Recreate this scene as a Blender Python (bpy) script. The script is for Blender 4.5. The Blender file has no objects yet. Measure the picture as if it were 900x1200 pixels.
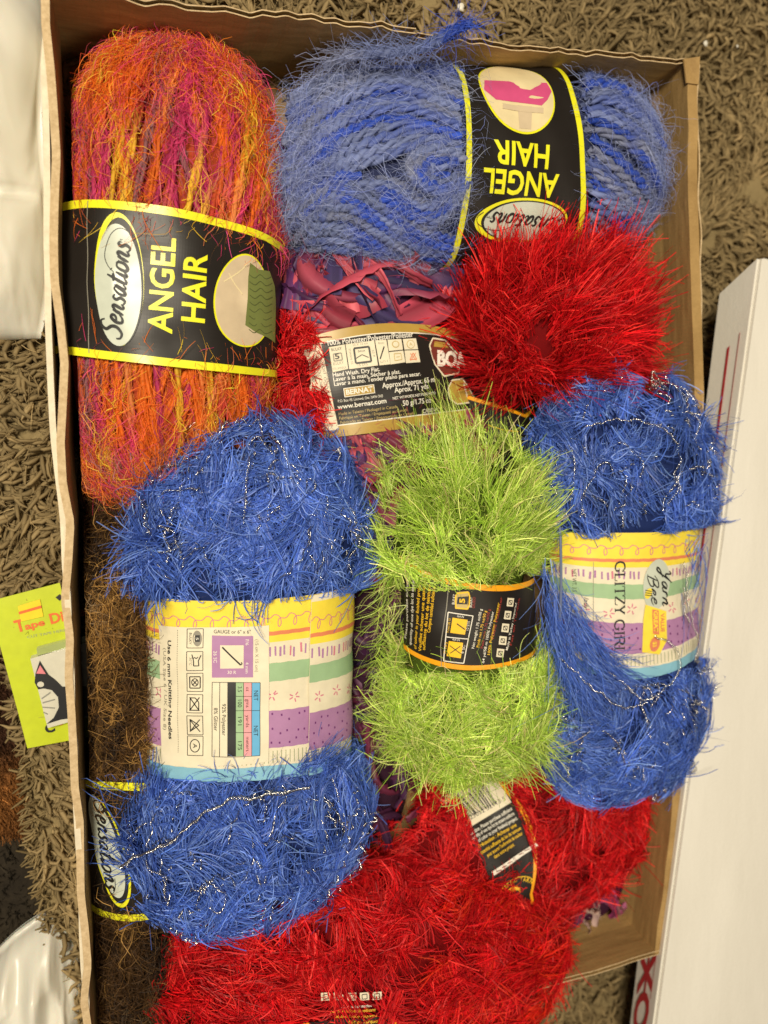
import bpy, bmesh, math
import numpy as np
from mathutils import Vector, Matrix, noise as mnoise

# ------------------------------------------------------------------ camera, light, exposure
sc = bpy.context.scene
C = sc.collection
F0 = 950.0
H = 0.48            # camera height above the rug
NADIR = (135.0, 505.0)   # the pixel straight below the camera: the phone is held over the box's left edge and tilted
_n = np.array([(NADIR[0] - 450) / F0, (600 - NADIR[1]) / F0, -1.0]); _n /= np.linalg.norm(_n)
_z = -_n
_x = np.array([1.0, 0, 0]) - _z * _z[0]; _x /= np.linalg.norm(_x)
_y = np.cross(_z, _x)
RC = np.stack([_x, _y, _z])          # camera axes -> world axes
FWD = RC @ np.array([0, 0, -1.0])
CAM = np.array([0, 0, 0.04]) - FWD * ((H - 0.04) / -FWD[2])
F = 950.0           # focal length in photo pixels (photo 900 x 1200)
cam = bpy.data.cameras.new('camera')
camo = bpy.data.objects.new('camera', cam)
C.objects.link(camo)
camo.location = CAM
camo.rotation_euler = Matrix(RC.tolist()).to_euler()
cam.sensor_fit = 'VERTICAL'
cam.sensor_height = 24.0
cam.lens = 24.0 * F / 1200.0
cam.clip_start = 0.01
cam.clip_end = 20
cam.dof.use_dof = True
cam.dof.focus_distance = 0.41
cam.dof.aperture_fstop = 3.6
sc.camera = camo

world = bpy.data.worlds.new('World')
sc.world = world
world.use_nodes = True
bg = world.node_tree.nodes['Background']
bg.inputs[0].default_value = (1.0, 0.90, 0.75, 1)
bg.inputs[1].default_value = 0.085


def lamp(name, loc, target, power, size, col):
    l = bpy.data.lights.new(name, 'AREA')
    l.shape = 'DISK'
    l.size = size
    l.energy = power
    l.color = col
    o = bpy.data.objects.new(name, l)
    o.location = loc
    d = Vector(target) - Vector(loc)
    o.rotation_euler = d.to_track_quat('-Z', 'Y').to_euler()
    C.objects.link(o)


lamp('room_lamp', (-0.50, 0.34, 1.35), (0.0, 0.0, 0.05), 26.0, 0.32, (1.0, 0.89, 0.70))
lamp('ceiling_lamp', (0.35, -0.75, 1.5), (0.0, 0.0, 0.05), 6.0, 0.6, (1.0, 0.88, 0.70))
sc.view_settings.view_transform = 'Standard'
sc.view_settings.look = 'None'
sc.view_settings.exposure = 0.0
sc.view_settings.gamma = 1.0
sc.cycles.use_denoising = True
sc.cycles.max_bounces = 6
sc.cycles.diffuse_bounces = 4
sc.cycles.glossy_bounces = 3
sc.cycles.transparent_max_bounces = 8

R = np.random.default_rng(11)
PI = math.pi


def P(px, py, z):
    """the point at height z that lies under pixel (px, py) of the photograph"""
    px, py, z = np.broadcast_arrays(np.asarray(px, float), np.asarray(py, float), np.asarray(z, float))
    ray = np.stack([(px - 450) / F, (600 - py) / F, -np.ones_like(px)], -1) @ RC.T
    return CAM + ray * ((z - H) / ray[..., 2])[..., None]


def depth(p):
    return float((np.asarray(p) - CAM) @ FWD)


def nrm(v):
    return v / np.maximum(np.linalg.norm(v, axis=-1, keepdims=True), 1e-9)


# ------------------------------------------------------------------ materials
MATS = {}


def new_mat(name):
    m = bpy.data.materials.new(name)
    m.use_nodes = True
    nt = m.node_tree
    return m, nt, nt.nodes['Principled BSDF']


def flat(name, col, rough=0.5, spec=0.5, metal=0.0):
    if name in MATS:
        return MATS[name]
    m, nt, b = new_mat(name)
    b.inputs['Roughness'].default_value = rough
    b.inputs['Metallic'].default_value = metal
    b.inputs['Specular IOR Level'].default_value = spec
    # faint uneven ink / paper tone
    tc = nt.nodes.new('ShaderNodeTexCoord')
    n = nt.nodes.new('ShaderNodeTexNoise')
    n.inputs['Scale'].default_value = 160
    n.inputs['Detail'].default_value = 3
    nt.links.new(tc.outputs['Object'], n.inputs['Vector'])
    mx = nt.nodes.new('ShaderNodeMix')
    mx.data_type = 'RGBA'
    mx.inputs[6].default_value = tuple(c * 0.86 for c in col) + (1,)
    mx.inputs[7].default_value = tuple(min(1, c * 1.1) for c in col) + (1,)
    nt.links.new(n.outputs['Fac'], mx.inputs[0])
    nt.links.new(mx.outputs[2], b.inputs['Base Color'])
    n2 = nt.nodes.new('ShaderNodeTexNoise')
    n2.inputs['Scale'].default_value = 45
    nt.links.new(tc.outputs['Object'], n2.inputs['Vector'])
    bp = nt.nodes.new('ShaderNodeBump')
    bp.inputs['Strength'].default_value = 0.25
    bp.inputs['Distance'].default_value = 0.0012
    nt.links.new(n2.outputs['Fac'], bp.inputs['Height'])
    nt.links.new(bp.outputs[0], b.inputs['Normal'])
    MATS[name] = m
    return m


def fibre(name, rough=0.4, spec=0.5, trans=0.25, sat=1.0, bright=1.0):
    """reads the fibre's own dye from the 'col' attribute"""
    m, nt, b = new_mat(name)
    a = nt.nodes.new('ShaderNodeAttribute')
    a.attribute_name = 'col'
    b.inputs['Roughness'].default_value = rough
    b.inputs['Specular IOR Level'].default_value = spec
    nt.links.new(a.outputs['Color'], b.inputs['Base Color'])
    t = nt.nodes.new('ShaderNodeBsdfTranslucent')
    nt.links.new(a.outputs['Color'], t.inputs['Color'])
    mx = nt.nodes.new('ShaderNodeMixShader')
    mx.inputs[0].default_value = trans
    nt.links.new(b.outputs[0], mx.inputs[1])
    nt.links.new(t.outputs[0], mx.inputs[2])
    nt.links.new(mx.outputs[0], nt.nodes['Material Output'].inputs[0])
    return m


def cardboard(name, c1, c2, axis_scale=(1, 1, 1), rough=0.75, flute=0.0, fdir='X', bumpd=0.0008):
    m, nt, b = new_mat(name)
    tc = nt.nodes.new('ShaderNodeTexCoord')
    mp = nt.nodes.new('ShaderNodeMapping')
    mp.inputs['Scale'].default_value = axis_scale
    nt.links.new(tc.outputs['Object'], mp.inputs[0])
    n = nt.nodes.new('ShaderNodeTexNoise')
    n.inputs['Scale'].default_value = 40
    n.inputs['Detail'].default_value = 8
    n.inputs['Roughness'].default_value = 0.65
    nt.links.new(mp.outputs[0], n.inputs['Vector'])
    n3 = nt.nodes.new('ShaderNodeTexNoise')
    n3.inputs['Scale'].default_value = 900
    n3.inputs['Detail'].default_value = 2
    nt.links.new(tc.outputs['Object'], n3.inputs['Vector'])
    ad = nt.nodes.new('ShaderNodeMath')
    ad.operation = 'MULTIPLY_ADD'
    ad.inputs[1].default_value = 0.25
    nt.links.new(n3.outputs['Fac'], ad.inputs[0])
    nt.links.new(n.outputs['Fac'], ad.inputs[2])
    cr = nt.nodes.new('ShaderNodeValToRGB')
    cr.color_ramp.elements[0].position = 0.42
    cr.color_ramp.elements[0].color = c1 + (1,)
    cr.color_ramp.elements[1].position = 0.82
    cr.color_ramp.elements[1].color = c2 + (1,)
    nt.links.new(ad.outputs[0], cr.inputs[0])
    nt.links.new(cr.outputs[0], b.inputs['Base Color'])
    b.inputs['Roughness'].default_value = rough
    b.inputs['Specular IOR Level'].default_value = 0.3
    bp = nt.nodes.new('ShaderNodeBump')
    bp.inputs['Strength'].default_value = 0.5
    bp.inputs['Distance'].default_value = bumpd
    nt.links.new(ad.outputs[0], bp.inputs['Height'])
    if flute:
        w = nt.nodes.new('ShaderNodeTexWave')
        w.bands_direction = fdir
        w.inputs['Scale'].default_value = flute
        w.inputs['Distortion'].default_value = 0.6
        nt.links.new(tc.outputs['Object'], w.inputs['Vector'])
        b2 = nt.nodes.new('ShaderNodeBump')
        b2.inputs['Strength'].default_value = 0.06
        b2.inputs['Distance'].default_value = 0.0006
        nt.links.new(w.outputs['Fac'], b2.inputs['Height'])
        nt.links.new(bp.outputs[0], b2.inputs['Normal'])
        nt.links.new(b2.outputs[0], b.inputs['Normal'])
    else:
        nt.links.new(bp.outputs[0], b.inputs['Normal'])
    return m


# ------------------------------------------------------------------ object helpers
def link(name, me, mats, parent=None):
    o = bpy.data.objects.new(name, me)
    for m in (mats if isinstance(mats, (list, tuple)) else [mats]):
        me.materials.append(m)
    C.objects.link(o)
    if parent is not None:
        o.parent = parent
    return o


def mesh_np(verts, faces, smooth=True, col=None, mat_idx=None):
    """faces: (M,4) or (M,3) int array"""
    verts = np.asarray(verts, np.float32)
    faces = np.asarray(faces, np.int32)
    me = bpy.data.meshes.new('mesh')
    me.vertices.add(len(verts))
    me.vertices.foreach_set('co', verts.ravel())
    n, k = faces.shape
    me.loops.add(n * k)
    me.loops.foreach_set('vertex_index', faces.ravel())
    me.polygons.add(n)
    me.polygons.foreach_set('loop_start', np.arange(0, n * k, k, dtype=np.int32))
    me.polygons.foreach_set('loop_total', np.full(n, k, np.int32))
    me.polygons.foreach_set('use_smooth', np.full(n, smooth))
    if mat_idx is not None:
        me.polygons.foreach_set('material_index', np.asarray(mat_idx, np.int32))
    me.update(calc_edges=True)
    if col is not None:
        a = me.attributes.new('col', 'FLOAT_COLOR', 'POINT')
        cc = np.ones((len(verts), 4), np.float32)
        cc[:, :3] = col
        a.data.foreach_set('color', cc.ravel())
    return me


class Bag:
    """collects strands and tubes into one mesh"""
    def __init__(s):
        s.v, s.f, s.c, s.n = [], [], [], 0

    def add(s, v, f, c):
        s.v.append(v); s.f.append(f + s.n); s.c.append(np.broadcast_to(c, v.shape)); s.n += len(v)

    def ribbons(s, paths, width, col, facing=None, taper=0.3, tilt=0.9):
        """paths (N,K,3); width (N,) full width; col (N,3) or (N,K,3)"""
        N, K, _ = paths.shape
        tan = nrm(np.gradient(paths, axis=1))
        up = np.array([0, 0, 1.0]) + tilt * R.normal(size=(N, 1, 3))
        side = nrm(np.cross(tan, up))
        prof = np.linspace(1, taper, K)[None, :, None]
        w = np.asarray(width).reshape(-1, 1, 1) * 0.5 * prof
        v = np.stack([paths - side * w, paths + side * w], 2).reshape(-1, 3)
        base = (np.arange(N)[:, None] * K + np.arange(K - 1)[None]).reshape(-1) * 2
        f = np.stack([base, base + 1, base + 3, base + 2], 1)
        col = np.asarray(col)
        if col.ndim == 2:
            col = np.repeat(col[:, None], K, 1)
        s.add(v, f, np.repeat(col.reshape(-1, 3), 2, 0))

    def tubes(s, paths, radius, col, sides=5, taper=None, flat_=1.0):
        N, K, _ = paths.shape
        tan = nrm(np.gradient(paths, axis=1))
        a = nrm(np.cross(tan, np.array([0.13, 0.21, 0.97])))
        b = np.cross(a, tan)
        rad = np.asarray(radius)
        if rad.ndim == 0:
            rad = np.full((N, K), float(rad))
        elif rad.ndim == 1:
            rad = np.repeat(rad[:, None], K, 1)
        if taper is not None:
            rad = rad * np.asarray(taper)[None]
        th = np.arange(sides) * 2 * PI / sides
        v = paths[:, :, None] + rad[:, :, None, None] * (a[:, :, None] * np.cos(th)[None, None, :, None]
                                                         + flat_ * b[:, :, None] * np.sin(th)[None, None, :, None])
        idx = np.arange(N * K * sides).reshape(N, K, sides)
        i0, i1 = idx[:, :-1], idx[:, 1:]
        f = np.stack([i0, np.roll(i0, -1, 2), np.roll(i1, -1, 2), i1], -1).reshape(-1, 4)
        col = np.asarray(col)
        if col.ndim == 1:
            col = np.broadcast_to(col, (N, 3))
        if col.ndim == 2:
            col = np.repeat(col[:, None], K, 1)
        s.add(v.reshape(-1, 3), f, np.repeat(col.reshape(-1, 3), sides, 0))

    def build(s, name, mat, parent=None, smooth=True):
        me = mesh_np(np.concatenate(s.v), np.concatenate(s.f), smooth, np.concatenate(s.c))
        return link(name, me, mat, parent)


def resample(pts, n):
    pts = np.asarray(pts, float)
    d = np.r_[0, np.cumsum(np.linalg.norm(np.diff(pts, axis=0), axis=1))]
    u = np.linspace(0, d[-1], n)
    return np.stack([np.interp(u, d, pts[:, i]) for i in range(pts.shape[1])], -1)


def catmull(pts, per=8, closed=False):
    p = np.asarray(pts, float)
    if closed:
        p = np.vstack([p[-1], p, p[0], p[1]])
    else:
        p = np.vstack([2 * p[0] - p[1], p, 2 * p[-1] - p[-2]])
    out = []
    for i in range(1, len(p) - 2):
        t = np.linspace(0, 1, per, endpoint=False)[:, None]
        a, b, c, d = p[i - 1], p[i], p[i + 1], p[i + 2]
        out.append(0.5 * (2 * b + (c - a) * t + (2 * a - 5 * b + 4 * c - d) * t ** 2 + (3 * b - a - 3 * c + d) * t ** 3))
    if not closed:
        out.append(p[-2][None])
    return np.vstack(out)


def vnoise(p, scale, seed=0):
    """smooth vector noise, vectorised (sum of sines)"""
    r = np.random.default_rng(seed)
    q = p * scale
    out = np.zeros(p.shape)
    for k in range(5):
        w = r.normal(size=(3, 3)) * (0.7 + 0.45 * k)
        ph = r.uniform(0, 6.28, 3)
        out += np.sin(q @ w + ph) / (1 + 0.35 * k)
    return out / 2.0


def snoise(p, scale, seed=0):
    return vnoise(p, scale, seed)[..., 0]


def empty(name, label, cat, loc, group=None):
    o = bpy.data.objects.new(name, None)
    o.empty_display_size = 0.02
    C.objects.link(o)
    o.location = loc
    o['label'] = label
    o['category'] = cat
    if group:
        o['group'] = group
    return o


def tag(o, label=None, cat=None, group=None, kind=None):
    for k, v in (('label', label), ('category', cat), ('group', group), ('kind', kind)):
        if v:
            o[k] = v
    return o


def keep(o, root):
    """part geometry is in world space: undo the root's own offset"""
    o.parent = root
    o.matrix_parent_inverse = root.matrix_world.inverted() if False else o.matrix_parent_inverse
    o.location = Vector(o.location) - Vector(root.location)
    return o


# ------------------------------------------------------------------ skein body
class Body:
    def __init__(s, cx, cy, ang, A, B, zc, Cz, p=2.6, pinch=(0, 0, 1), flare=0.0):
        """centre pixel, axis angle in degrees (90 = up the picture), half length / half width in pixels at height zc"""
        s.pinch = pinch
        s.flare = flare
        s.c = P(cx, cy, zc)
        a = math.radians(ang)
        dx, dy = math.cos(a), -math.sin(a)
        e = P(cx + A * dx, cy + A * dy, zc) - P(cx - A * dx, cy - A * dy, zc)
        g = P(cx - B * dy, cy + B * dx, zc) - P(cx + B * dy, cy - B * dx, zc)
        k = depth(s.c) / F
        s.A, s.C, s.p = np.linalg.norm(e) / 2, Cz, p
        s.a = nrm(e)
        s.l = np.array([s.a[1], -s.a[0], 0.0])
        s.B = abs(g @ s.l) / 2
        s.n = np.cross(s.l, s.a)
        s.k = k

    def r(s, t):
        return np.maximum(0, 1 - np.abs(t) ** s.p) ** (1 / s.p) * s.waist(t)

    def waist(s, t):
        d, t0, w = s.pinch
        return 1 - d * np.exp(-(np.abs((t - t0) / w)) ** 4) + s.flare / (1 + np.exp((t + 0.45) * 14))

    def level(s, q):
        w = q - s.c
        t = w @ s.a / s.A
        rho = np.sqrt((w @ s.l / s.B) ** 2 + (w @ s.n / s.C) ** 2) / s.waist(t)
        return (np.abs(t) ** s.p + rho ** s.p) ** (1 / s.p)

    def conform(s, path, hgt):
        """bend strands so that they lie hgt metres over the skein's surface"""
        f = s.level(path)
        R_ = np.linalg.norm(path - s.c, axis=-1) / f
        k = (1 + hgt / R_) / f
        return s.c + (path - s.c) * k[..., None]

    def surf(s, t, ph, off=0.0):
        t = np.asarray(t, float); ph = np.asarray(ph, float)
        r = s.r(t)
        pos = s.c + s.a * (s.A * t)[..., None] + s.l * (s.B * r * np.sin(ph))[..., None] + s.n * (s.C * r * np.cos(ph))[..., None]
        n = s.normal(t, ph)
        return pos + n * (off[..., None] if isinstance(off, np.ndarray) else off), n

    def normal(s, t, ph):
        rp = s.r(t) ** (s.p - 1)
        return nrm(s.a * (np.sign(t) * np.abs(t) ** (s.p - 1) / s.A)[..., None]
                   + s.l * (rp * np.sin(ph) / s.B)[..., None] + s.n * (rp * np.cos(ph) / s.C)[..., None])

    def cast(s, px, py):
        """pixel -> (t, phi) of the first hit from above (numpy arrays)"""
        px = np.atleast_1d(np.asarray(px, float)); py = np.atleast_1d(np.asarray(py, float))
        top = s.c[2] + s.C + 0.02
        zs = np.linspace(top, s.c[2] - s.C * 0.6, 260)
        q = P(px[:, None], py[:, None], zs[None]) - s.c
        t = q @ s.a / s.A; x = q @ s.l / s.B; y = q @ s.n / s.C
        rho = np.sqrt(x ** 2 + y ** 2) / s.waist(t)
        Fv = np.abs(t) ** s.p + rho ** s.p
        inside = Fv < 1
        hit = inside.any(1)
        i = np.where(hit, inside.argmax(1), Fv.argmin(1))
        j = np.arange(len(px))
        return np.clip(t[j, i], -0.999, 0.999), np.arctan2(x[j, i], y[j, i])

    def core(s, name, col, parent, shrink=0.92, bump=0.0015, lim=1.0):  # col is darker than the fibres: shade in the gaps put into the colour
        nt_, npz = 44, 40
        t = np.sin(np.linspace(-PI / 2, PI / 2, nt_))
        ph = np.linspace(-PI, PI, npz, endpoint=False)
        T, Ph = np.meshgrid(t, ph, indexing='ij')
        r = s.r(T) * shrink
        pos = s.c + s.a * (s.A * T * shrink)[..., None] + s.l * (s.B * r * np.sin(Ph))[..., None] + s.n * (s.C * r * np.cos(Ph))[..., None]
        pos = pos + nrm(pos - s.c) * (snoise(pos, 300, 3) * bump)[..., None]
        idx = np.arange(nt_ * npz).reshape(nt_, npz)
        f = np.stack([idx[:-1], np.roll(idx[:-1], -1, 1), np.roll(idx[1:], -1, 1), idx[1:]], -1).reshape(-1, 4)
        me = mesh_np(pos.reshape(-1, 3), f[:, ::-1], True, np.array(col))
        return link(name, me, FIB_MATTE, parent)


FIB_GLOSS = fibre('eyelash_fibre', rough=0.42, spec=0.38, trans=0.22)
FIB_SILK = fibre('silky_red_fibre', rough=0.5, spec=0.24, trans=0.25)
FIB_WOOL = fibre('rug_wool', rough=0.9, spec=0.1, trans=0.35)
FIB_SOFT = fibre('mohair_fibre', rough=0.6, spec=0.25, trans=0.30)
FIB_MATTE = fibre('matte_fibre', rough=0.85, spec=0.1, trans=0.0)
FIB_SATIN = fibre('ribbon_fabric', rough=0.5, spec=0.4, trans=0.2)


def pick_cols(n, pal, var=0.18):
    """pal: list of (weight, rgb)"""
    w = np.array([p[0] for p in pal], float)
    idx = R.choice(len(pal), n, p=w / w.sum())
    c = np.array([p[1] for p in pal])[idx]
    return np.clip(c * np.exp(var * R.normal(size=(n, 1))), 0, 0.95)


def fur(bag, body, n_cl, per, length, width, pal, gap=None, out=0.6, flow=0.6, radial=0.0, centre=None,
        spread=0.22, droop=0.25, curl=0.35, K=6, scale=45, seed=1, root=0.002, jit=0.003, tr=(-0.97, 0.97),
        phr=(-1.7, 1.7), var=0.2, axial=0.0, rootoff=0.0, tvals=None, pvals=None, K_bend=0.35, cvar=0.16, mat=0.8, mh=(-0.0008, 0.0060), rise=0.0025, keepout=0.97):
    """tufts of eyelash fibre rooted on the skein, neighbouring tufts combed the same way"""
    if tvals is None:
        u = R.uniform(-1, 1, n_cl * 3)
        t = np.sign(u) * np.abs(u) ** 0.85
        ph = R.uniform(phr[0], phr[1], n_cl * 3)
        ok = (t > tr[0]) & (t < tr[1])
        if gap is not None:
            ok &= ~((t > gap[0]) & (t < gap[1]))
        t, ph = t[ok][:n_cl], ph[ok][:n_cl]
    else:
        t, ph = np.asarray(tvals, float), np.asarray(pvals, float)
    n = len(t)
    pos, nor = body.surf(t, ph, rootoff - root)
    v = vnoise(pos, scale, seed)
    v = v - nor * (v * nor).sum(-1, keepdims=True)
    v = nrm(nrm(v) + 0.5 * R.normal(size=v.shape))
    rad = 0
    if radial:
        cc = P(centre[0], centre[1], body.c[2] - 0.02) if centre is not None else body.c
        rad = nrm((pos - cc) * np.array([1, 1, 0.6])) * radial
    ax = body.a * (np.sign(t) * axial)[:, None]
    D = nrm(nor * out + v * flow + rad + ax + R.normal(size=(n, 3)) * 0.12)
    bend = nrm(np.cross(D, R.normal(size=(n, 3)))) * curl * R.uniform(0.2, 1, (n, 1)) + np.array([0, 0, -1.0]) * droop
    Lc = length * R.uniform(0.7, 1.15, n)
    tone = np.exp(cvar * R.normal(size=(n, 1)))
    N = n * per
    rep = lambda a: np.repeat(a, per, 0)
    t0r = rep(t)[:, None]
    stray = (R.random((N, 1)) < 0.22)
    d = nrm(rep(D) + R.normal(size=(N, 3)) * spread * np.where(stray, 1.7, 0.55))
    b = rep(bend) * 1.25 + R.normal(size=(N, 3)) * K_bend * np.where(stray, 0.9, 0.22)
    L = rep(Lc) * R.uniform(0.45, 1.1, N)
    # roots strung along a short piece of core thread
    th = nrm(np.cross(D, nor) + 0.3 * R.normal(size=(n, 3)))
    p0 = rep(pos) + rep(th) * (R.uniform(-1, 1, (N, 1)) * jit * 1.6) + R.normal(size=(N, 3)) * jit * 0.4
    s = np.linspace(0, 1, K)[None, :, None]
    wig = R.normal(size=(N, 1, 3)) * np.sin(s * 5 + R.uniform(0, 6, (N, 1, 1))) * 0.025
    # each lock curls in its own arc round the surface normal, its strands nearly alike
    turn = rep(R.normal(size=(n, 1)) * 0.9 + np.sign(R.normal(size=(n, 1))) * 0.5) * curl * 1.9 + R.normal(size=(N, 1)) * (0.18 + 0.4 * stray) * min(1.0, curl * 1.6)
    th_s = turn * np.linspace(0, 1, K)[None] ** 1.25 + rep(R.uniform(-0.3, 0.3, (n, 1))) * curl
    nx = nrm(np.cross(rep(nor), d))
    seg = d[:, None] * np.cos(th_s)[..., None] + nx[:, None] * np.sin(th_s)[..., None]
    seg = np.cumsum(seg, 1) - seg[:, :1]
    path = p0[:, None] + (seg / (K - 1) + b[:, None] * s ** 2 * 0.30 + wig) * L[:, None, None]
    # most strands lie matted over the skein, the rest stand free
    hl = rep(R.uniform(mh[0], mh[1], n) + 0.0012 * R.normal(size=n)) + R.normal(size=N) * 0.0007
    hs = hl[:, None] + rise * s[..., 0] ** 1.5 * R.uniform(-0.6, 1.6, (N, 1))
    pc = body.conform(path, hs)
    wgt = np.where(R.random(N) < mat, R.uniform(0.75, 1.0, N), R.uniform(0.0, 0.5, N))[:, None, None]
    path = path * (1 - wgt) + pc * wgt
    if gap is not None and gap[1] < 0.95 and gap[0] > -0.95:
        tq = (path - body.c) @ body.a / body.A
        hold = (R.random((N, 1)) < keepout)
        e1, e0 = gap[1] - 0.01, gap[0] + 0.01
        new = np.where((tq < e1) & (t0r > 0.5 * (gap[0] + gap[1])), e1 + (e1 - tq) * 0.35, tq)
        new = np.where((tq > e0) & (t0r <= 0.5 * (gap[0] + gap[1])), e0 - (tq - e0) * 0.35, new)
        path = path + body.a * ((np.where(hold, new, tq) - tq) * body.A)[..., None]
    cols = pick_cols(N, pal, var) * rep(tone)
    bag.ribbons(path, width * 1.22 * R.uniform(0.6, 1.3, N), cols, taper=0.6)
    return path


def collar(bag, body, gap, pal, width, n=42, per=28, seed=5, length=0.019, phr=(-1.9, 1.9)):
    """short tangled pile just above and below the paper band"""
    t = np.concatenate([gap[1] + R.uniform(-0.005, 0.10, n), gap[0] - R.uniform(-0.005, 0.10, n)])
    ph = R.uniform(phr[0], phr[1], 2 * n)
    fur(bag, body, 0, per, length, width, pal, gap=gap, out=0.25, flow=0.9, axial=0.5, spread=0.4, droop=0.0, curl=0.9,
        seed=seed, scale=120, tvals=t, pvals=ph, mat=0.75)


def clamp_left(bag):
    a, b_ = P(77, 100, 0.075), P(110, 1250, 0.075)
    for v in bag.v:
        wx = a[0] + (b_[0] - a[0]) * (v[:, 1] - a[1]) / (b_[1] - a[1]) + 0.001
        k = (v[:, 0] < wx) & (v[:, 2] < 0.076)
        v[k, 0] = wx[k] + (wx[k] - v[k, 0]) * 0.12


def glitter(body, n, parent, gap=None, off=(0.0005, 0.0055), ln=(0.008, 0.034), tr=(-0.95, 0.95)):
    """metallic braided thread winding through the pile"""
    bag = Bag()
    for i in range(n):
        while True:
            t0 = R.uniform(*tr)
            if gap is None or not (gap[0] < t0 < gap[1]):
                break
        ph0 = R.uniform(-1.2, 1.2)
        L = R.uniform(*ln)
        K = int(L / 0.0008)
        u = np.linspace(0, 1, K)
        dirn = R.uniform(-0.7, 0.7) + (PI / 2 if R.random() < 0.75 else 0)
        turn = R.normal() * 1.6
        a = dirn + turn * u
        dt = np.cumsum(np.sin(a)) / K * L / body.A
        dp = np.cumsum(np.cos(a)) / K * L / body.B
        t = np.clip(t0 + dt, -0.97, 0.97)
        if gap is not None:
            t = np.where((t > gap[0]) & (t < gap[1]), gap[0] - 0.01 if t0 < gap[0] else gap[1] + 0.01, t)
        ph = np.clip(ph0 + dp, -1.5, 1.5)
        o = R.uniform(*off) + 0.0022 * np.sin(u * R.uniform(6, 22) + R.uniform(0, 6))
        pos, nor = body.surf(t, ph, o)
        tan = nrm(np.gradient(pos, axis=0))
        s1 = np.cross(tan, nor)
        for k in range(2):
            w = u * L / 0.0042 * 2 * PI + k * PI
            hp = pos + (s1 * np.cos(w)[:, None] + nor * np.sin(w)[:, None]) * 0.00055
            bag.tubes(hp[None], 0.00021, np.array([0.8, 0.78, 0.72]), sides=3)
    o = bag.build('glitter_thread', METAL, parent)
    o['kind'] = 'stuff'
    return o


METAL, nt, b = new_mat('silver_thread')
b.inputs['Base Color'].default_value = (0.72, 0.70, 0.66, 1)
b.inputs['Metallic'].default_value = 1.0
b.inputs['Roughness'].default_value = 0.24


# ------------------------------------------------------------------ labels wrapped round a skein
_glyph_cache = {}


def glyphs(txt, offset=0.0, shear=0.0):
    key = (txt, offset, shear)
    if key in _glyph_cache:
        return _glyph_cache[key]
    cu = bpy.data.curves.new('t', 'FONT')
    cu.body = txt
    cu.size = 1.0
    cu.offset = offset
    cu.shear = shear
    cu.resolution_u = 3
    ob = bpy.data.objects.new('t', cu)
    C.objects.link(ob)
    dg = bpy.context.evaluated_depsgraph_get()
    me = bpy.data.meshes.new_from_object(ob.evaluated_get(dg))
    bm = bmesh.new()
    bm.from_mesh(me)
    bmesh.ops.triangulate(bm, faces=bm.faces)
    v = np.array([w.co[:2] for w in bm.verts]).reshape(-1, 2)
    f = np.array([[w.index for w in fc.verts] for fc in bm.faces], int).reshape(-1, 3)
    bm.free()
    bpy.data.objects.remove(ob)
    bpy.data.curves.remove(cu)
    bpy.data.meshes.remove(me)
    _glyph_cache[key] = (v, f)
    return v, f


def cut_tris(v, f, step):
    """slice a flat 2-D mesh into strips so that it can follow a curved label"""
    bm = bmesh.new()
    vs = [bm.verts.new((p[0], p[1], 0)) for p in v]
    for t in f:
        try:
            bm.faces.new([vs[i] for i in t])
        except ValueError:
            pass
    lo, hi = v.min(0), v.max(0)
    for ax in (0,):
        x = lo[ax] + step
        while x < hi[ax]:
            co = [0, 0, 0]; co[ax] = x
            no = [0, 0, 0]; no[ax] = 1
            bmesh.ops.bisect_plane(bm, geom=bm.verts[:] + bm.edges[:] + bm.faces[:], plane_co=co, plane_no=no)
            x += step
    bmesh.ops.triangulate(bm, faces=bm.faces)
    bm.verts.index_update()
    v2 = np.array([w.co[:2] for w in bm.verts])
    f2 = np.array([[w.index for w in fc.verts] for fc in bm.faces])
    bm.free()
    return v2, f2


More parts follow.
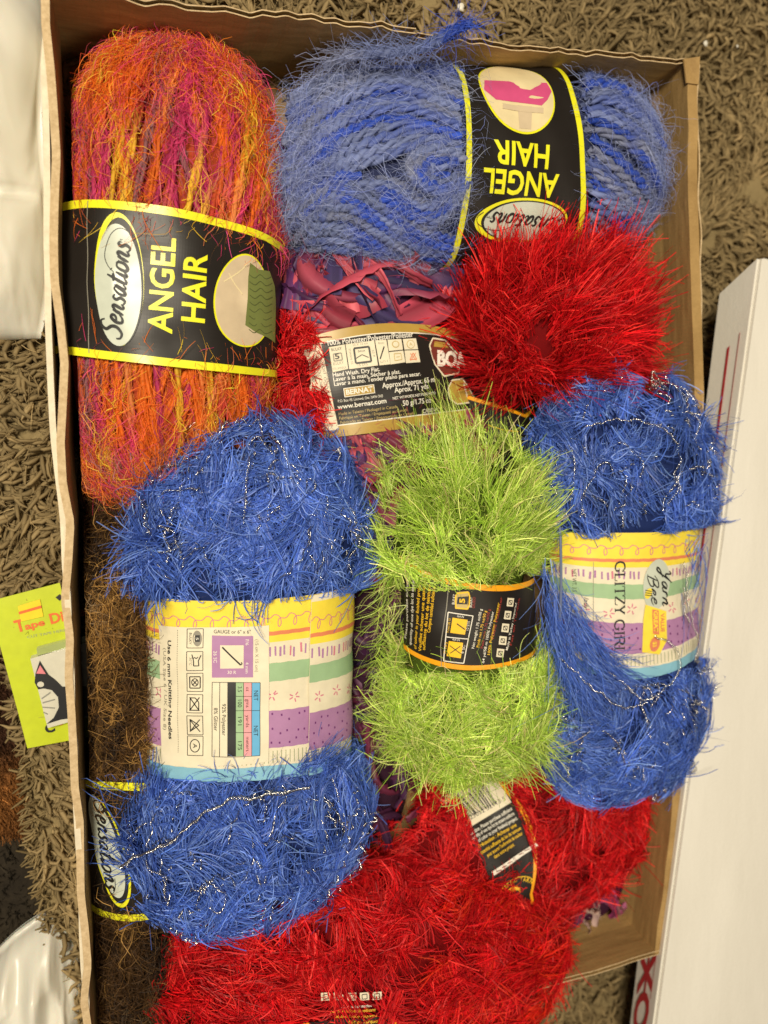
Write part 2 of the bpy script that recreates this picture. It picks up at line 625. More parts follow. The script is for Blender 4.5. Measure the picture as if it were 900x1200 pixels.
# hand-lettered strokes: brush script and serif capitals (x to the right, baseline 0, cap height 1)
SCRIPT = {
    'S': (0.62, [[(0.62, 0.82), (0.50, 0.98), (0.30, 0.92), (0.22, 0.70), (0.42, 0.48), (0.46, 0.22), (0.28, 0.0), (0.05, 0.05), (-0.02, 0.22)]]),
    'e': (0.42, [[(0.04, 0.26), (0.28, 0.34), (0.30, 0.50), (0.16, 0.52), (0.05, 0.28), (0.12, 0.03), (0.30, 0.04), (0.42, 0.18)]]),
    'n': (0.46, [[(0.10, 0.50), (0.04, 0.0)], [(0.07, 0.28), (0.22, 0.50), (0.32, 0.44), (0.28, 0.10), (0.36, 0.02), (0.46, 0.14)]]),
    's': (0.36, [[(0.32, 0.46), (0.18, 0.52), (0.12, 0.38), (0.25, 0.20), (0.18, 0.0), (0.0, 0.06)]]),
    'a': (0.46, [[(0.32, 0.44), (0.18, 0.50), (0.04, 0.28), (0.08, 0.03), (0.22, 0.08), (0.34, 0.46), (0.32, 0.08), (0.40, 0.02), (0.48, 0.14)]]),
    't': (0.34, [[(0.20, 0.86), (0.10, 0.12), (0.18, 0.0), (0.32, 0.12)], [(0.02, 0.56), (0.36, 0.60)]]),
    'i': (0.24, [[(0.10, 0.50), (0.06, 0.08), (0.12, 0.01), (0.24, 0.14)], [(0.13, 0.70), (0.15, 0.73)]]),
    'o': (0.44, [[(0.24, 0.50), (0.08, 0.44), (0.04, 0.12), (0.18, 0.0), (0.34, 0.16), (0.32, 0.42), (0.22, 0.50), (0.40, 0.40)]]),
    'Y': (0.62, [[(0.0, 0.85), (0.12, 1.0), (0.18, 0.75), (0.22, 0.45), (0.36, 0.45), (0.56, 1.02)], [(0.52, 0.9), (0.38, 0.3), (0.2, -0.3), (0.02, -0.3), (0.1, -0.08), (0.45, 0.1)]]),
    'r': (0.34, [[(0.08, 0.5), (0.05, 0.0)], [(0.06, 0.26), (0.16, 0.48), (0.32, 0.46)]]),
    'B': (0.62, [[(0.18, 0.95), (0.08, 0.0)], [(-0.05, 0.75), (0.2, 1.0), (0.5, 0.92), (0.4, 0.55), (0.18, 0.5), (0.5, 0.44), (0.5, 0.1), (0.2, -0.02), (0.0, 0.08)]]),
}
SERIF = {
    'G': (0.86, [[(0.78, 0.74), (0.60, 0.97), (0.42, 1.0), (0.16, 0.86), (0.06, 0.5), (0.16, 0.14), (0.42, 0.0), (0.64, 0.05), (0.76, 0.16)]],
          [[(0.78, 1.0), (0.78, 0.72)], [(0.72, 0.42), (0.72, 0.08)], [(0.56, 0.42), (0.86, 0.42)]]),
    'L': (0.66, [], [[(0.16, 0), (0.16, 1)], [(0.04, 1), (0.28, 1)], [(0.04, 0), (0.58, 0)], [(0.58, 0), (0.62, 0.24)]]),
    'I': (0.36, [], [[(0.18, 0), (0.18, 1)], [(0.04, 1), (0.32, 1)], [(0.04, 0), (0.32, 0)]]),
    'T': (0.72, [], [[(0.36, 0), (0.36, 1)], [(0.04, 1), (0.68, 1)], [(0.22, 0), (0.5, 0)], [(0.04, 1), (0.02, 0.76)], [(0.68, 1), (0.70, 0.76)]]),
    'Z': (0.68, [], [[(0.06, 1), (0.62, 1)], [(0.60, 1), (0.06, 0)], [(0.06, 0), (0.64, 0)], [(0.06, 1), (0.03, 0.78)], [(0.64, 0), (0.67, 0.24)]]),
    'Y': (0.78, [], [[(0.12, 1), (0.39, 0.48)], [(0.66, 1), (0.39, 0.48)], [(0.39, 0.48), (0.39, 0)], [(0.02, 1), (0.26, 1)], [(0.54, 1), (0.76, 1)], [(0.26, 0), (0.52, 0)]]),
    'R': (0.80, [[(0.16, 1), (0.46, 0.99), (0.62, 0.86), (0.60, 0.64), (0.44, 0.52), (0.18, 0.52)]],
          [[(0.16, 0), (0.16, 1)], [(0.04, 1), (0.2, 1)], [(0.04, 0), (0.28, 0)], [(0.42, 0.52), (0.72, 0.0)], [(0.66, 0), (0.84, 0)]]),
    ' ': (0.34, [], []),
}


class Label:
    """a paper band: part of an elliptic cylinder round the skein, printed in real raised layers of ink"""
    def __init__(s, body, top_px, bot_px, ph=(-1.7, 1.7), rb=None, grow=1.02, deg=2, lay=0.00014, thick=0.0004):
        s.b = body
        s.RB, s.RC = (body.B * grow, body.C * grow) if rb is None else rb
        s.ph0, s.ph1 = ph
        tt = np.linspace(-PI, PI, 721)
        ds = np.sqrt((s.RB * np.cos(tt)) ** 2 + (s.RC * np.sin(tt)) ** 2)
        ss = np.r_[0, np.cumsum((ds[1:] + ds[:-1]) / 2 * np.diff(tt))]
        s.tt, s.ss = tt, ss - np.interp(0, tt, ss)
        s.lay = lay
        s.k = depth(body.c + np.array([0, 0, s.RC])) / F
        a = s.q(np.array(top_px)); c = s.q(np.array(bot_px))
        s.pt = np.polyfit(a[:, 0], a[:, 1], deg); s.pb = np.polyfit(c[:, 0], c[:, 1], deg)
        s.rt = (a[:, 0].min(), a[:, 0].max()); s.rbm = (c[:, 0].min(), c[:, 0].max())
        s.parts = {}
        s.thick = thick
        s.X0, s.X1 = np.interp(s.ph0, s.tt, s.ss), np.interp(s.ph1, s.tt, s.ss)

    def q(s, px):
        """photo pixels (N,2) -> local metres (N,2) on the unrolled band"""
        px = np.atleast_2d(np.asarray(px, float))
        b = s.b
        zs = np.linspace(b.c[2] + s.RC + 0.01, b.c[2] - s.RC * 0.2, 900)
        w = P(px[:, 0:1], px[:, 1:2], zs[None]) - b.c
        x = w @ b.l / s.RB; y = w @ b.n / s.RC
        inside = x ** 2 + y ** 2 < 1
        i = np.where(inside.any(1), inside.argmax(1), (x ** 2 + y ** 2).argmin(1))
        j = np.arange(len(px))
        phi = np.arctan2(x[j, i], y[j, i])
        return np.stack([np.interp(phi, s.tt, s.ss), (w @ b.a)[j, i]], -1)

    def ybot(s, X):
        return np.polyval(s.pb, np.clip(X, s.rbm[0] - 0.004, s.rbm[1] + 0.004))

    def ytop(s, X):
        return np.polyval(s.pt, np.clip(X, s.rt[0] - 0.004, s.rt[1] + 0.004))

    def to3(s, XY, h):
        XY = np.asarray(XY, float)
        phi = np.interp(XY[:, 0], s.ss, s.tt)
        b = s.b
        cr = 0.0004 * np.sin(XY[:, 0] * 160 + XY[:, 1] * 60) + 0.0003 * np.sin(XY[:, 1] * 230 - XY[:, 0] * 90)
        n = nrm(b.l * (np.sin(phi) / s.RB)[:, None] + b.n * (np.cos(phi) / s.RC)[:, None])
        return b.c + b.l * (s.RB * np.sin(phi))[:, None] + b.n * (s.RC * np.cos(phi))[:, None] + b.a * XY[:, 1:2] + n * (h + cr)[..., None] if isinstance(h, np.ndarray) else \
            b.c + b.l * (s.RB * np.sin(phi))[:, None] + b.n * (s.RC * np.cos(phi))[:, None] + b.a * XY[:, 1:2] + n * (h + cr)[:, None]

    def put(s, XY, f, mat, layer, lift=0.0):
        """f: (M,3) triangles"""
        v = s.to3(XY, s.thick + s.lay * layer + lift)
        s.parts.setdefault(mat, []).append((v, np.asarray(f, int)))

    def grid(s, fn, nx, ny, mat, layer, lift=0.0):
        u, v = np.meshgrid(np.linspace(0, 1, nx + 1), np.linspace(0, 1, ny + 1), indexing='ij')
        XY = fn(u.ravel(), v.ravel())
        idx = np.arange((nx + 1) * (ny + 1)).reshape(nx + 1, ny + 1)
        q = np.stack([idx[:-1, :-1], idx[1:, :-1], idx[1:, 1:], idx[:-1, 1:]], -1).reshape(-1, 4)
        f = np.vstack([q[:, [0, 1, 2]], q[:, [0, 2, 3]]])
        s.put(XY, f, mat, layer, lift)

    def band(s, v0, v1, mat, layer=1, X0=None, X1=None, wob=0.0, lift=0.0):
        """v measured from the top edge (0) to the bottom edge (1)"""
        X0 = s.X0 if X0 is None else X0; X1 = s.X1 if X1 is None else X1

        def fn(u, v):
            X = X0 + (X1 - X0) * u
            t, b = s.ytop(X), s.ybot(X)
            vv = v0 + (v1 - v0) * v + wob * np.sin(X * 900 + v0 * 50) * np.where((v == 0) | (v == 1), 1, 0)
            return np.stack([X, t + (b - t) * vv], -1)
        s.grid(fn, max(2, int(abs(X1 - X0) / 0.002)), max(1, int(abs(v1 - v0) * abs(s.ytop(X0) - s.ybot(X0)) / 0.0025)), mat, layer, lift)

    def at(s, X, v):
        return np.array([X, s.ytop(X) + (s.ybot(X) - s.ytop(X)) * v])

    def quad(s, pts, mat, layer=2, lift=0.0):
        """pts: four photo pixels in order"""
        c = s.q(pts)

        def fn(u, v):
            u, v = u[:, None], v[:, None]
            return (1 - u) * (1 - v) * c[0] + u * (1 - v) * c[1] + u * v * c[2] + (1 - u) * v * c[3]
        n = max(2, int(np.ptp(c[:, 0]) / 0.002)); m = max(1, int(np.ptp(c[:, 1]) / 0.003))
        if abs(c[1, 0] - c[0, 0]) < abs(c[3, 0] - c[0, 0]):
            n, m = m, n
        s.grid(fn, max(n, 1), max(m, 1), mat, layer, lift)

    def line(s, pts, w_px, mat, layer=3, px=True, smooth=False, closed=False, wprof=None, lift=0.0):
        c = s.q(pts) if px else np.asarray(pts, float)
        if smooth:
            c = catmull(c, 7, closed)
        elif closed:
            c = np.vstack([c, c[0]])
        L = np.linalg.norm(np.diff(c, axis=0), axis=1).sum()
        n = max(len(c) if smooth else 2, int(L / 0.0012) + 1)
        if not smooth and len(c) > 2:
            segs = []
            for i in range(len(c) - 1):
                k = max(2, int(np.linalg.norm(c[i + 1] - c[i]) / 0.0015) + 1)
                segs.append(c[i] + (c[i + 1] - c[i]) * np.linspace(0, 1, k)[:, None])
            for sg in segs:
                s._strip(sg, w_px, mat, layer, wprof, lift)
            return
        s._strip(resample(c, n), w_px, mat, layer, wprof, lift)

    def _strip(s, c, w_px, mat, layer, wprof=None, lift=0.0):
        t = nrm(np.gradient(c, axis=0))
        nn = np.stack([-t[:, 1], t[:, 0]], -1)
        w = w_px * s.k * 0.5 * (np.ones(len(c)) if wprof is None else wprof(np.linspace(0, 1, len(c))))
        XY = np.stack([c - nn * w[:, None], c + nn * w[:, None]], 1).reshape(-1, 2)
        i = np.arange(len(c) - 1) * 2
        f = np.vstack([np.stack([i, i + 2, i + 1], -1), np.stack([i + 1, i + 2, i + 3], -1)])
        s.put(XY, f, mat, layer, lift)

    def oval(s, cpx, rx, ry, mat, layer=2, rot=0.0, clipX=None, egg=0.0, lift=0.0):
        c = s.q([cpx])[0]
        # local axes that match the picture axes
        ex = s.q([(cpx[0] + 4, cpx[1])])[0] - c; ex /= np.linalg.norm(ex)
        ey = np.array([-ex[1], ex[0]])
        th = np.linspace(0, 2 * PI, 48, endpoint=False)
        rr = np.array([0.0, 0.35, 0.7, 1.0])
        cr, sr = math.cos(rot), math.sin(rot)
        V = []
        for r in rr:
            x = r * rx * s.k * np.cos(th) * (1 + egg * np.sin(th)); y = r * ry * s.k * np.sin(th)
            x, y = x * cr - y * sr, x * sr + y * cr
            V.append(c + x[:, None] * ex + y[:, None] * ey)
        XY = np.vstack(V)
        idx = np.arange(len(rr) * 48).reshape(len(rr), 48)
        q = np.stack([idx[:-1], idx[1:], np.roll(idx[1:], -1, 1), np.roll(idx[:-1], -1, 1)], -1).reshape(-1, 4)
        f = np.vstack([q[:, [0, 1, 2]], q[:, [0, 2, 3]]])
        XY[:, 0] = np.clip(XY[:, 0], s.X0, s.X1)
        s.put(XY, f, mat, layer, lift)
        return c, ex, ey

    def poly(s, pts, mat, layer=3, px=True):
        c = s.q(pts) if px else np.asarray(pts)
        n = len(c)
        bm = bmesh.new()
        vs = [bm.verts.new((p[0], p[1], 0)) for p in c]
        bm.faces.new(vs)
        bmesh.ops.triangulate(bm, faces=bm.faces)
        bm.verts.index_update()
        f = np.array([[w.index for w in fc.verts] for fc in bm.faces])
        bm.free()
        v, f = cut_tris(c, f, 0.002)
        s.put(v, f, mat, layer)

    def _frame(s, p0, p1):
        a, b = s.q([p0, p1])
        d = b - a
        L = np.linalg.norm(d); d = d / L
        return a, d, np.array([-d[1], d[0]]), L

    def text(s, txt, p0, p1, h, mat, layer=4, bold=0.0, shear=0.0, wiggle=0.0):
        v, f = glyphs(txt, bold, shear)
        if len(v) == 0:
            return
        a, d, n, L = s._frame(p0, p1)
        lo, hi = v[:, 0].min(), v[:, 0].max()
        cap = 0.70
        x = (v[:, 0] - lo) / (hi - lo) * L; y = v[:, 1] / cap * h * s.k
        XY = a + x[:, None] * d + y[:, None] * n
        if h > 6:
            XY, f = cut_tris(XY, f, 0.0018)
        s.put(XY, f, mat, layer)

    def strokes(s, font, txt, p0, p1, h, mat, w=0.10, layer=5, brush=True, slant=0.0):
        tot = sum(font[ch][0] for ch in txt)
        a, d, n, L = s._frame(p0, p1)
        sx = L / tot; sy = h * s.k
        x0 = 0
        for ch in txt:
            g = font[ch]
            for st in g[1]:
                p = catmull(np.array(st), 7)
                XY = a + ((p[:, 0] + slant * p[:, 1]) * sx + x0)[:, None] * d + (p[:, 1] * sy)[:, None] * n
                s._strip(resample(XY, max(8, len(p))), w * h, mat, layer,
                         (lambda u: 0.55 + 0.75 * np.sin(u * PI)) if brush else (lambda u: 0.5 + 0.7 * np.sin(u * PI)))
            if len(g) > 2:
                for st in g[2]:
                    p = np.array(st)
                    thin = abs(p[0, 1] - p[1, 1]) < 0.3
                    XY = a + ((p[:, 0]) * sx + x0)[:, None] * d + (p[:, 1] * sy)[:, None] * n
                    s._strip(resample(XY, 5), w * h * (0.45 if thin else 1.1), mat, layer)
            x0 += g[0] * sx

    def sheet(s, name, mat, parent, X0=None, X1=None, lift=0.0, v0=0.0, v1=1.0):
        """the paper itself, with thickness"""
        X0 = s.X0 if X0 is None else X0; X1 = s.X1 if X1 is None else X1
        nx, ny = 110, 36
        u, v = np.meshgrid(np.linspace(0, 1, nx + 1), np.linspace(v0, v1, ny + 1), indexing='ij')
        X = X0 + (X1 - X0) * u.ravel()
        Y = s.ytop(X) + (s.ybot(X) - s.ytop(X)) * v.ravel()
        XY = np.stack([X, Y], -1)
        A_ = s.to3(XY, s.thick * 0.9 + lift); B_ = s.to3(XY, lift)
        idx = np.arange((nx + 1) * (ny + 1)).reshape(nx + 1, ny + 1)
        q = np.stack([idx[:-1, :-1], idx[1:, :-1], idx[1:, 1:], idx[:-1, 1:]], -1).reshape(-1, 4)
        n = len(XY)
        fs = [q, q[:, ::-1] + n]
        for e in (idx[0], idx[-1], idx[:, 0], idx[:, -1]):
            fs.append(np.stack([e[:-1], e[1:], e[1:] + n, e[:-1] + n], -1))
        me = mesh_np(np.vstack([A_, B_]), np.vstack(fs), False)
        return link(name, me, mat, parent)

    def build(s, name, parent):
        v, f, mi, mats, n = [], [], [], [], 0
        for k, (m, lst) in enumerate(s.parts.items()):
            mats.append(m)
            for (a, b) in lst:
                v.append(a); f.append(b + n); mi.append(np.full(len(b), k)); n += len(a)
        me = mesh_np(np.concatenate(v), np.concatenate(f), True, None, np.concatenate(mi))
        return link(name, me, mats, parent)


K_BLACK = flat('label_black', (0.014, 0.011, 0.009), 0.42, 0.35)
K_YEL = flat('label_acid_yellow', (0.78, 0.76, 0.02), 0.35)
K_PALE = flat('label_pale_grey_green', (0.52, 0.56, 0.47), 0.35)
K_INK = flat('label_ink', (0.012, 0.012, 0.012), 0.5)
K_BEIGE = flat('label_photo_beige', (0.60, 0.48, 0.32), 0.35)
K_BEIGE2 = flat('label_photo_cream', (0.74, 0.62, 0.36), 0.35)
K_GREEN = flat('label_photo_green_knit', (0.16, 0.19, 0.05), 0.5)
K_GREEN2 = flat('label_photo_dark_green', (0.08, 0.10, 0.03), 0.5)
K_PINK = flat('label_photo_pink', (0.62, 0.08, 0.22), 0.5)
K_CREAM = flat('paper_cream', (0.74, 0.67, 0.50), 0.55, 0.35)
K_GOLD = flat('label_gold', (0.42, 0.27, 0.05), 0.38, 0.5)
K_WHITE = flat('label_white_ink', (0.80, 0.76, 0.66), 0.45)
K_MAROON = flat('label_maroon', (0.16, 0.03, 0.02), 0.4)
K_GOLDINK = flat('label_gold_ink', (0.50, 0.37, 0.13), 0.45)
K_GREY = flat('label_grey_ink', (0.25, 0.23, 0.18), 0.5)
K_ORANGE = flat('label_orange', (0.86, 0.36, 0.01), 0.35)
K_YEL2 = flat('label_warm_yellow', (0.86, 0.52, 0.02), 0.35)
K_REDINK = flat('label_red_ink', (0.32, 0.03, 0.02), 0.45)
K_LYEL = flat('print_lemon', (0.84, 0.66, 0.06), 0.5, 0.35)
K_LGRN = flat('print_green', (0.32, 0.48, 0.27), 0.5, 0.35)
K_LPUR = flat('print_mauve', (0.40, 0.20, 0.38), 0.5, 0.35)
K_LPNK = flat('print_pink', (0.62, 0.20, 0.28), 0.5, 0.35)
K_LRED = flat('print_coral', (0.70, 0.22, 0.10), 0.5, 0.35)
K_LBLU = flat('print_light_blue', (0.22, 0.46, 0.58), 0.5, 0.35)
K_SKY = flat('print_sky_blue', (0.13, 0.42, 0.68), 0.5, 0.35)
K_ROSE = flat('print_rose', (0.78, 0.34, 0.36), 0.5, 0.35)
K_SEED = flat('print_dark_mauve', (0.15, 0.03, 0.16), 0.5, 0.35)
K_OLIVE = flat('print_olive', (0.34, 0.37, 0.22), 0.5, 0.35)

# ================================================================== THE SETTING: floor and rug
fm = cardboard('dark_floor_covering', (0.010, 0.007, 0.004), (0.035, 0.026, 0.015), rough=0.95)
v = [(-1.6, -1.6, -0.016), (1.6, -1.6, -0.016), (1.6, 1.6, -0.016), (-1.6, 1.6, -0.016)]
fl = link('floor', mesh_np(v, [[0, 1, 2, 3]], False), fm)
tag(fl, 'dark floor covering beyond the edge of the shaggy rug', kind='structure')

_v = P(np.array([0, 900, 900, 0]), np.array([0, 0, 1200, 1200]), 0.0)
VX0, VX1, VY0, VY1 = _v[:, 0].min(), _v[:, 0].max(), _v[:, 1].min(), _v[:, 1].max()
RUG_EDGE = [(-30, 560), (0, 700), (22, 800), (36, 900), (46, 1000), (66, 1100), (92, 1200), (110, 1300), (125, 1400)]
re_ = P(np.array([p[0] for p in RUG_EDGE]), np.array([p[1] for p in RUG_EDGE]), 0.0)[:, :2]
re_ = np.vstack([[re_[0, 0] - 0.02, 0.08], re_[0:], [re_[-1, 0] + 0.02, -0.60], [re_[-1, 0] + 0.02, -1.5]])


def rug_left(y):
    """x of the rug's left edge at world y"""
    return np.where(y > re_[1, 1], -1.5, np.interp(-y, -re_[1:, 1], re_[1:, 0]))


rb = []
ys = np.concatenate([[1.5], np.linspace(re_[1, 1] - 1e-4, VY0 - 0.1, 30), [-1.5]])
left = [(float(rug_left(y)), float(y)) for y in ys]
outline = [(1.5, 1.5), (-1.5, 1.5), (-1.5, re_[1, 1] + 2e-4)] + [q for q in left[1:-1]] + [(left[-2][0], -1.5), (1.5, -1.5)]
bm = bmesh.new()
top = [bm.verts.new((x, y, -0.002)) for x, y in outline]
bot = [bm.verts.new((x, y, -0.0155)) for x, y in outline]
bm.faces.new(top)
for i in range(len(top)):
    j = (i + 1) % len(top)
    bm.faces.new([top[i], bot[i], bot[j], top[j]])
bmesh.ops.triangulate(bm, faces=[f for f in bm.faces if len(f.verts) > 4])
me = bpy.data.meshes.new('mesh')
bm.to_mesh(me)
bm.free()
rugm = cardboard('rug_backing', (0.20, 0.15, 0.07), (0.32, 0.24, 0.115), rough=0.95)
rug = link('rug', me, rugm)
tag(rug, 'shaggy olive beige rug that the cardboard box lies on', 'rug', kind='structure')

_q = P(np.array([75, 800, 765, 110]), np.array([-10, 90, 1100, 1270]), 0.075)
BX0, BX1, BY0, BY1 = _q[[0, 3], 0].max() + 0.004, _q[[1, 2], 0].min() - 0.004, _q[[2, 3], 1].max() + 0.01, _q[[0, 1], 1].min() - 0.004   # area under the yarn box
print('view', VX0, VX1, VY0, VY1, 'box', BX0, BX1, BY0, BY1, 'cam', CAM)


def rug_tufts():
    bag = Bag()
    step = 0.0034
    gx, gy = np.meshgrid(np.arange(VX0 - 0.04, VX1 + 0.04, step), np.arange(VY0 - 0.04, VY1 + 0.04, step))
    x = gx.ravel() + R.uniform(-1, 1, gx.size) * step * 0.6
    y = gy.ravel() + R.uniform(-1, 1, gx.size) * step * 0.6
    ok = ~((x > BX0) & (x < BX1) & (y > BY0) & (y < BY1)) & (x > rug_left(y) + 0.002)
    ca, cb = P(900, 400, 0.0), P(815, 1200, 0.0)      # and under the white carton
    ok &= ~((y < ca[1]) & (x > ca[0] + (cb[0] - ca[0]) * (y - ca[1]) / (cb[1] - ca[1])))
    far = (x < VX0 - 0.02) | (x > VX1 + 0.02) | (y < VY0 - 0.02) | (y > VY1 + 0.02)
    ok &= ~(far & (R.random(len(x)) < 0.45))
    x, y = x[ok], y[ok]
    n = len(x)
    p0 = np.stack([x, y, R.uniform(-0.004, 0.004, n)], -1)
    v = vnoise(p0 * np.array([1, 1, 0]), 38, 5)
    ang = np.arctan2(v[:, 1], v[:, 0]) + R.normal(size=n) * 0.45
    d = np.stack([np.cos(ang), np.sin(ang), np.zeros(n)], -1)
    L = R.uniform(0.011, 0.020, n)
    K = 4
    s = np.linspace(0, 1, K)[None, :]
    turn = R.normal(size=n) * 1.1
    a2 = ang[:, None] + turn[:, None] * s
    seg = np.stack([np.cos(a2), np.sin(a2)], -1) * (L / K)[:, None, None]
    xy = np.cumsum(seg, 1) + p0[:, None, :2]
    hgt = R.uniform(0.003, 0.0075, n)
    z = p0[:, None, 2] + hgt[:, None] * np.sin(np.clip(s * 2.5, 0, 2.4)) + R.normal(size=(n, K)) * 0.0006
    path = np.concatenate([xy, z[..., None]], -1)
    base = np.array([0.37, 0.275, 0.138])
    col = base * np.exp(R.normal(size=(n, 1)) * 0.16) * (1 + 0.18 * snoise(p0, 14, 8)[:, None])
    rad = R.uniform(0.0009, 0.0015, n)
    prof = np.array([0.9, 1.1, 0.95, 0.2])
    rr = rad[:, None] * prof[None] * np.exp(R.normal(size=(n, K)) * 0.08)
    bag.tubes(path, rr, np.clip(col, 0, 1), sides=4, flat_=0.85)
    # thin stray ends on top of the pile
    m = 30000
    i = R.integers(0, n, m)
    q0 = path[i, 0] + R.normal(size=(m, 3)) * 0.0011 + np.array([0, 0, 0.0022])
    dd = nrm(path[i, 3] - path[i, 0] + R.normal(size=(m, 3)) * 0.0035)
    ss = np.linspace(0, 1, 4)[None, :, None]
    bag.ribbons(q0[:, None] + dd[:, None] * ss * 0.012 + R.normal(size=(m, 1, 3)) * ss ** 2 * 0.0025 + np.array([0, 0, 0.0015]) * np.sin(ss * PI),
                np.full(m, 0.00055), col[i] * np.exp(R.normal(size=(m, 1)) * 0.15))
    o = bag.build('rug_pile', FIB_WOOL, None)
    tag(o, 'twisted olive beige tufts of the shaggy rug', kind='stuff')
    return o


rug_tufts()


def edge_pile():
    """short dense loops along the rug's turned edge at the lower left"""
    bag = Bag()
    n = 3000
    y = R.uniform(VY0 - 0.04, re_[1, 1], n)
    x = rug_left(y) + np.abs(R.normal(size=n)) * 0.006 - 0.003
    p0 = np.stack([x, y, R.uniform(-0.014, 0.002, n)], -1)
    d = nrm(np.stack([-np.ones(n) * R.uniform(0.1, 1, n), R.normal(size=n) * 0.7, R.uniform(0.2, 1.2, n)], -1))
    s = np.linspace(0, 1, 5)[None, :, None]
    path = p0[:, None] + d[:, None] * s * R.uniform(0.003, 0.007, n)[:, None, None] + R.normal(size=(n, 1, 3)) * s ** 2 * 0.003
    col = np.array([0.36, 0.268, 0.130]) * np.exp(R.normal(size=(n, 1)) * 0.15)
    bag.tubes(path, R.uniform(0.0005, 0.0009, n), col, sides=4, taper=[1, 1, 1, .9, .5])
    tag(bag.build('rug_edge_loops', FIB_WOOL), 'short loops of pile along the edge of the rug', kind='stuff')


edge_pile()


def dark_pile():
    bag = Bag()
    n = 9000
    x = R.uniform(re_[:, 0].min() - 0.08, re_[1:, 0].max(), n); y = R.uniform(VY0 - 0.05, re_[1, 1], n)
    ok = x < rug_left(y) - 0.001
    x, y = x[ok], y[ok]; n = len(x)
    p0 = np.stack([x, y, np.full(n, -0.0155)], -1)
    d = nrm(R.normal(size=(n, 3)) * 0.5 + np.array([0, 0, 1.0]))
    s = np.linspace(0, 1, 4)[None, :, None]
    path = p0[:, None] + d[:, None] * s * R.uniform(0.003, 0.008, n)[:, None, None]
    col = np.array([0.020, 0.016, 0.011]) * np.exp(R.normal(size=(n, 1)) * 0.5)
    bag.ribbons(path, np.full(n, 0.0010), col)
    tag(bag.build('floor_pile', FIB_MATTE), 'short black brown pile of the floor covering', kind='stuff')


dark_pile()


def plush_cloth():
    """blurred rust and brown plush cloth on the floor at the left edge"""
    n = 40
    u, v = np.meshgrid(np.linspace(0, 1, n), np.linspace(0, 1, n), indexing='ij')
    px = -130 + (40 + 0 - -130) * u + 8 * np.sin(v * 7)
    py = 740 + 248 * v + 10 * np.sin(u * 6)
    px = np.minimum(px, np.interp(py, [q[1] for q in RUG_EDGE], [q[0] for q in RUG_EDGE]) - 4)
    z = -0.010 + 0.007 * np.sin(u * PI) ** 0.5 * np.sin(v * PI) ** 0.4 + 0.001 * np.sin(u * 23) * np.sin(v * 19)
    pos = P(px, py, -0.01); pos[..., 2] = z
    idx = np.arange(n * n).reshape(n, n)
    f = np.stack([idx[:-1, :-1], idx[:-1, 1:], idx[1:, 1:], idx[1:, :-1]], -1).reshape(-1, 4)
    bag = Bag()
    p = pos.reshape(-1, 3)

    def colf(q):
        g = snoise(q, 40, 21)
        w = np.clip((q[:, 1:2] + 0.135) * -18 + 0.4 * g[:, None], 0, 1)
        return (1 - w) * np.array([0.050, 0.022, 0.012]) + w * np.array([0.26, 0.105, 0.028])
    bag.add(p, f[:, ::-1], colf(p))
    m = 14000
    i = R.integers(0, len(p), m)
    q0 = p[i] + R.normal(size=(m, 3)) * np.array([0.002, 0.002, 0])
    d = nrm(np.array([0.2, -0.3, 0.9]) + R.normal(size=(m, 3)) * 0.45)
    s = np.linspace(0, 1, 3)[None, :, None]
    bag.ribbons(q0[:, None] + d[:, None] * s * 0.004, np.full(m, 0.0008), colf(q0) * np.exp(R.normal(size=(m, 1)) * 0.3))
    o = bag.build('plush_cloth', FIB_MATTE)
    tag(o, 'rust and dark brown plush cloth lying on the floor beside the rug edge', 'cloth')


plush_cloth()

# ================================================================== THE CARDBOARD BOX
RIM = 0.075
K_CARD = cardboard('box_cardboard', (0.27, 0.165, 0.058), (0.43, 0.275, 0.105), (1, 1, 6), 0.7, 130, 'X')
K_CARDY = cardboard('box_cardboard_side', (0.27, 0.165, 0.058), (0.43, 0.275, 0.105), (1, 1, 6), 0.7, 130, 'Y')
K_EDGE = cardboard('raw_cardboard_edge', (0.42, 0.30, 0.16), (0.62, 0.47, 0.28), (8, 8, 1), 0.85)
K_LINER = cardboard('pale_outer_liner', (0.60, 0.52, 0.38), (0.74, 0.66, 0.50), (4, 4, 1), 0.6)

box = empty('cardboard_box', 'open brown cardboard box packed full of yarn skeins', 'box', (-0.01, 0.0, 0.0))


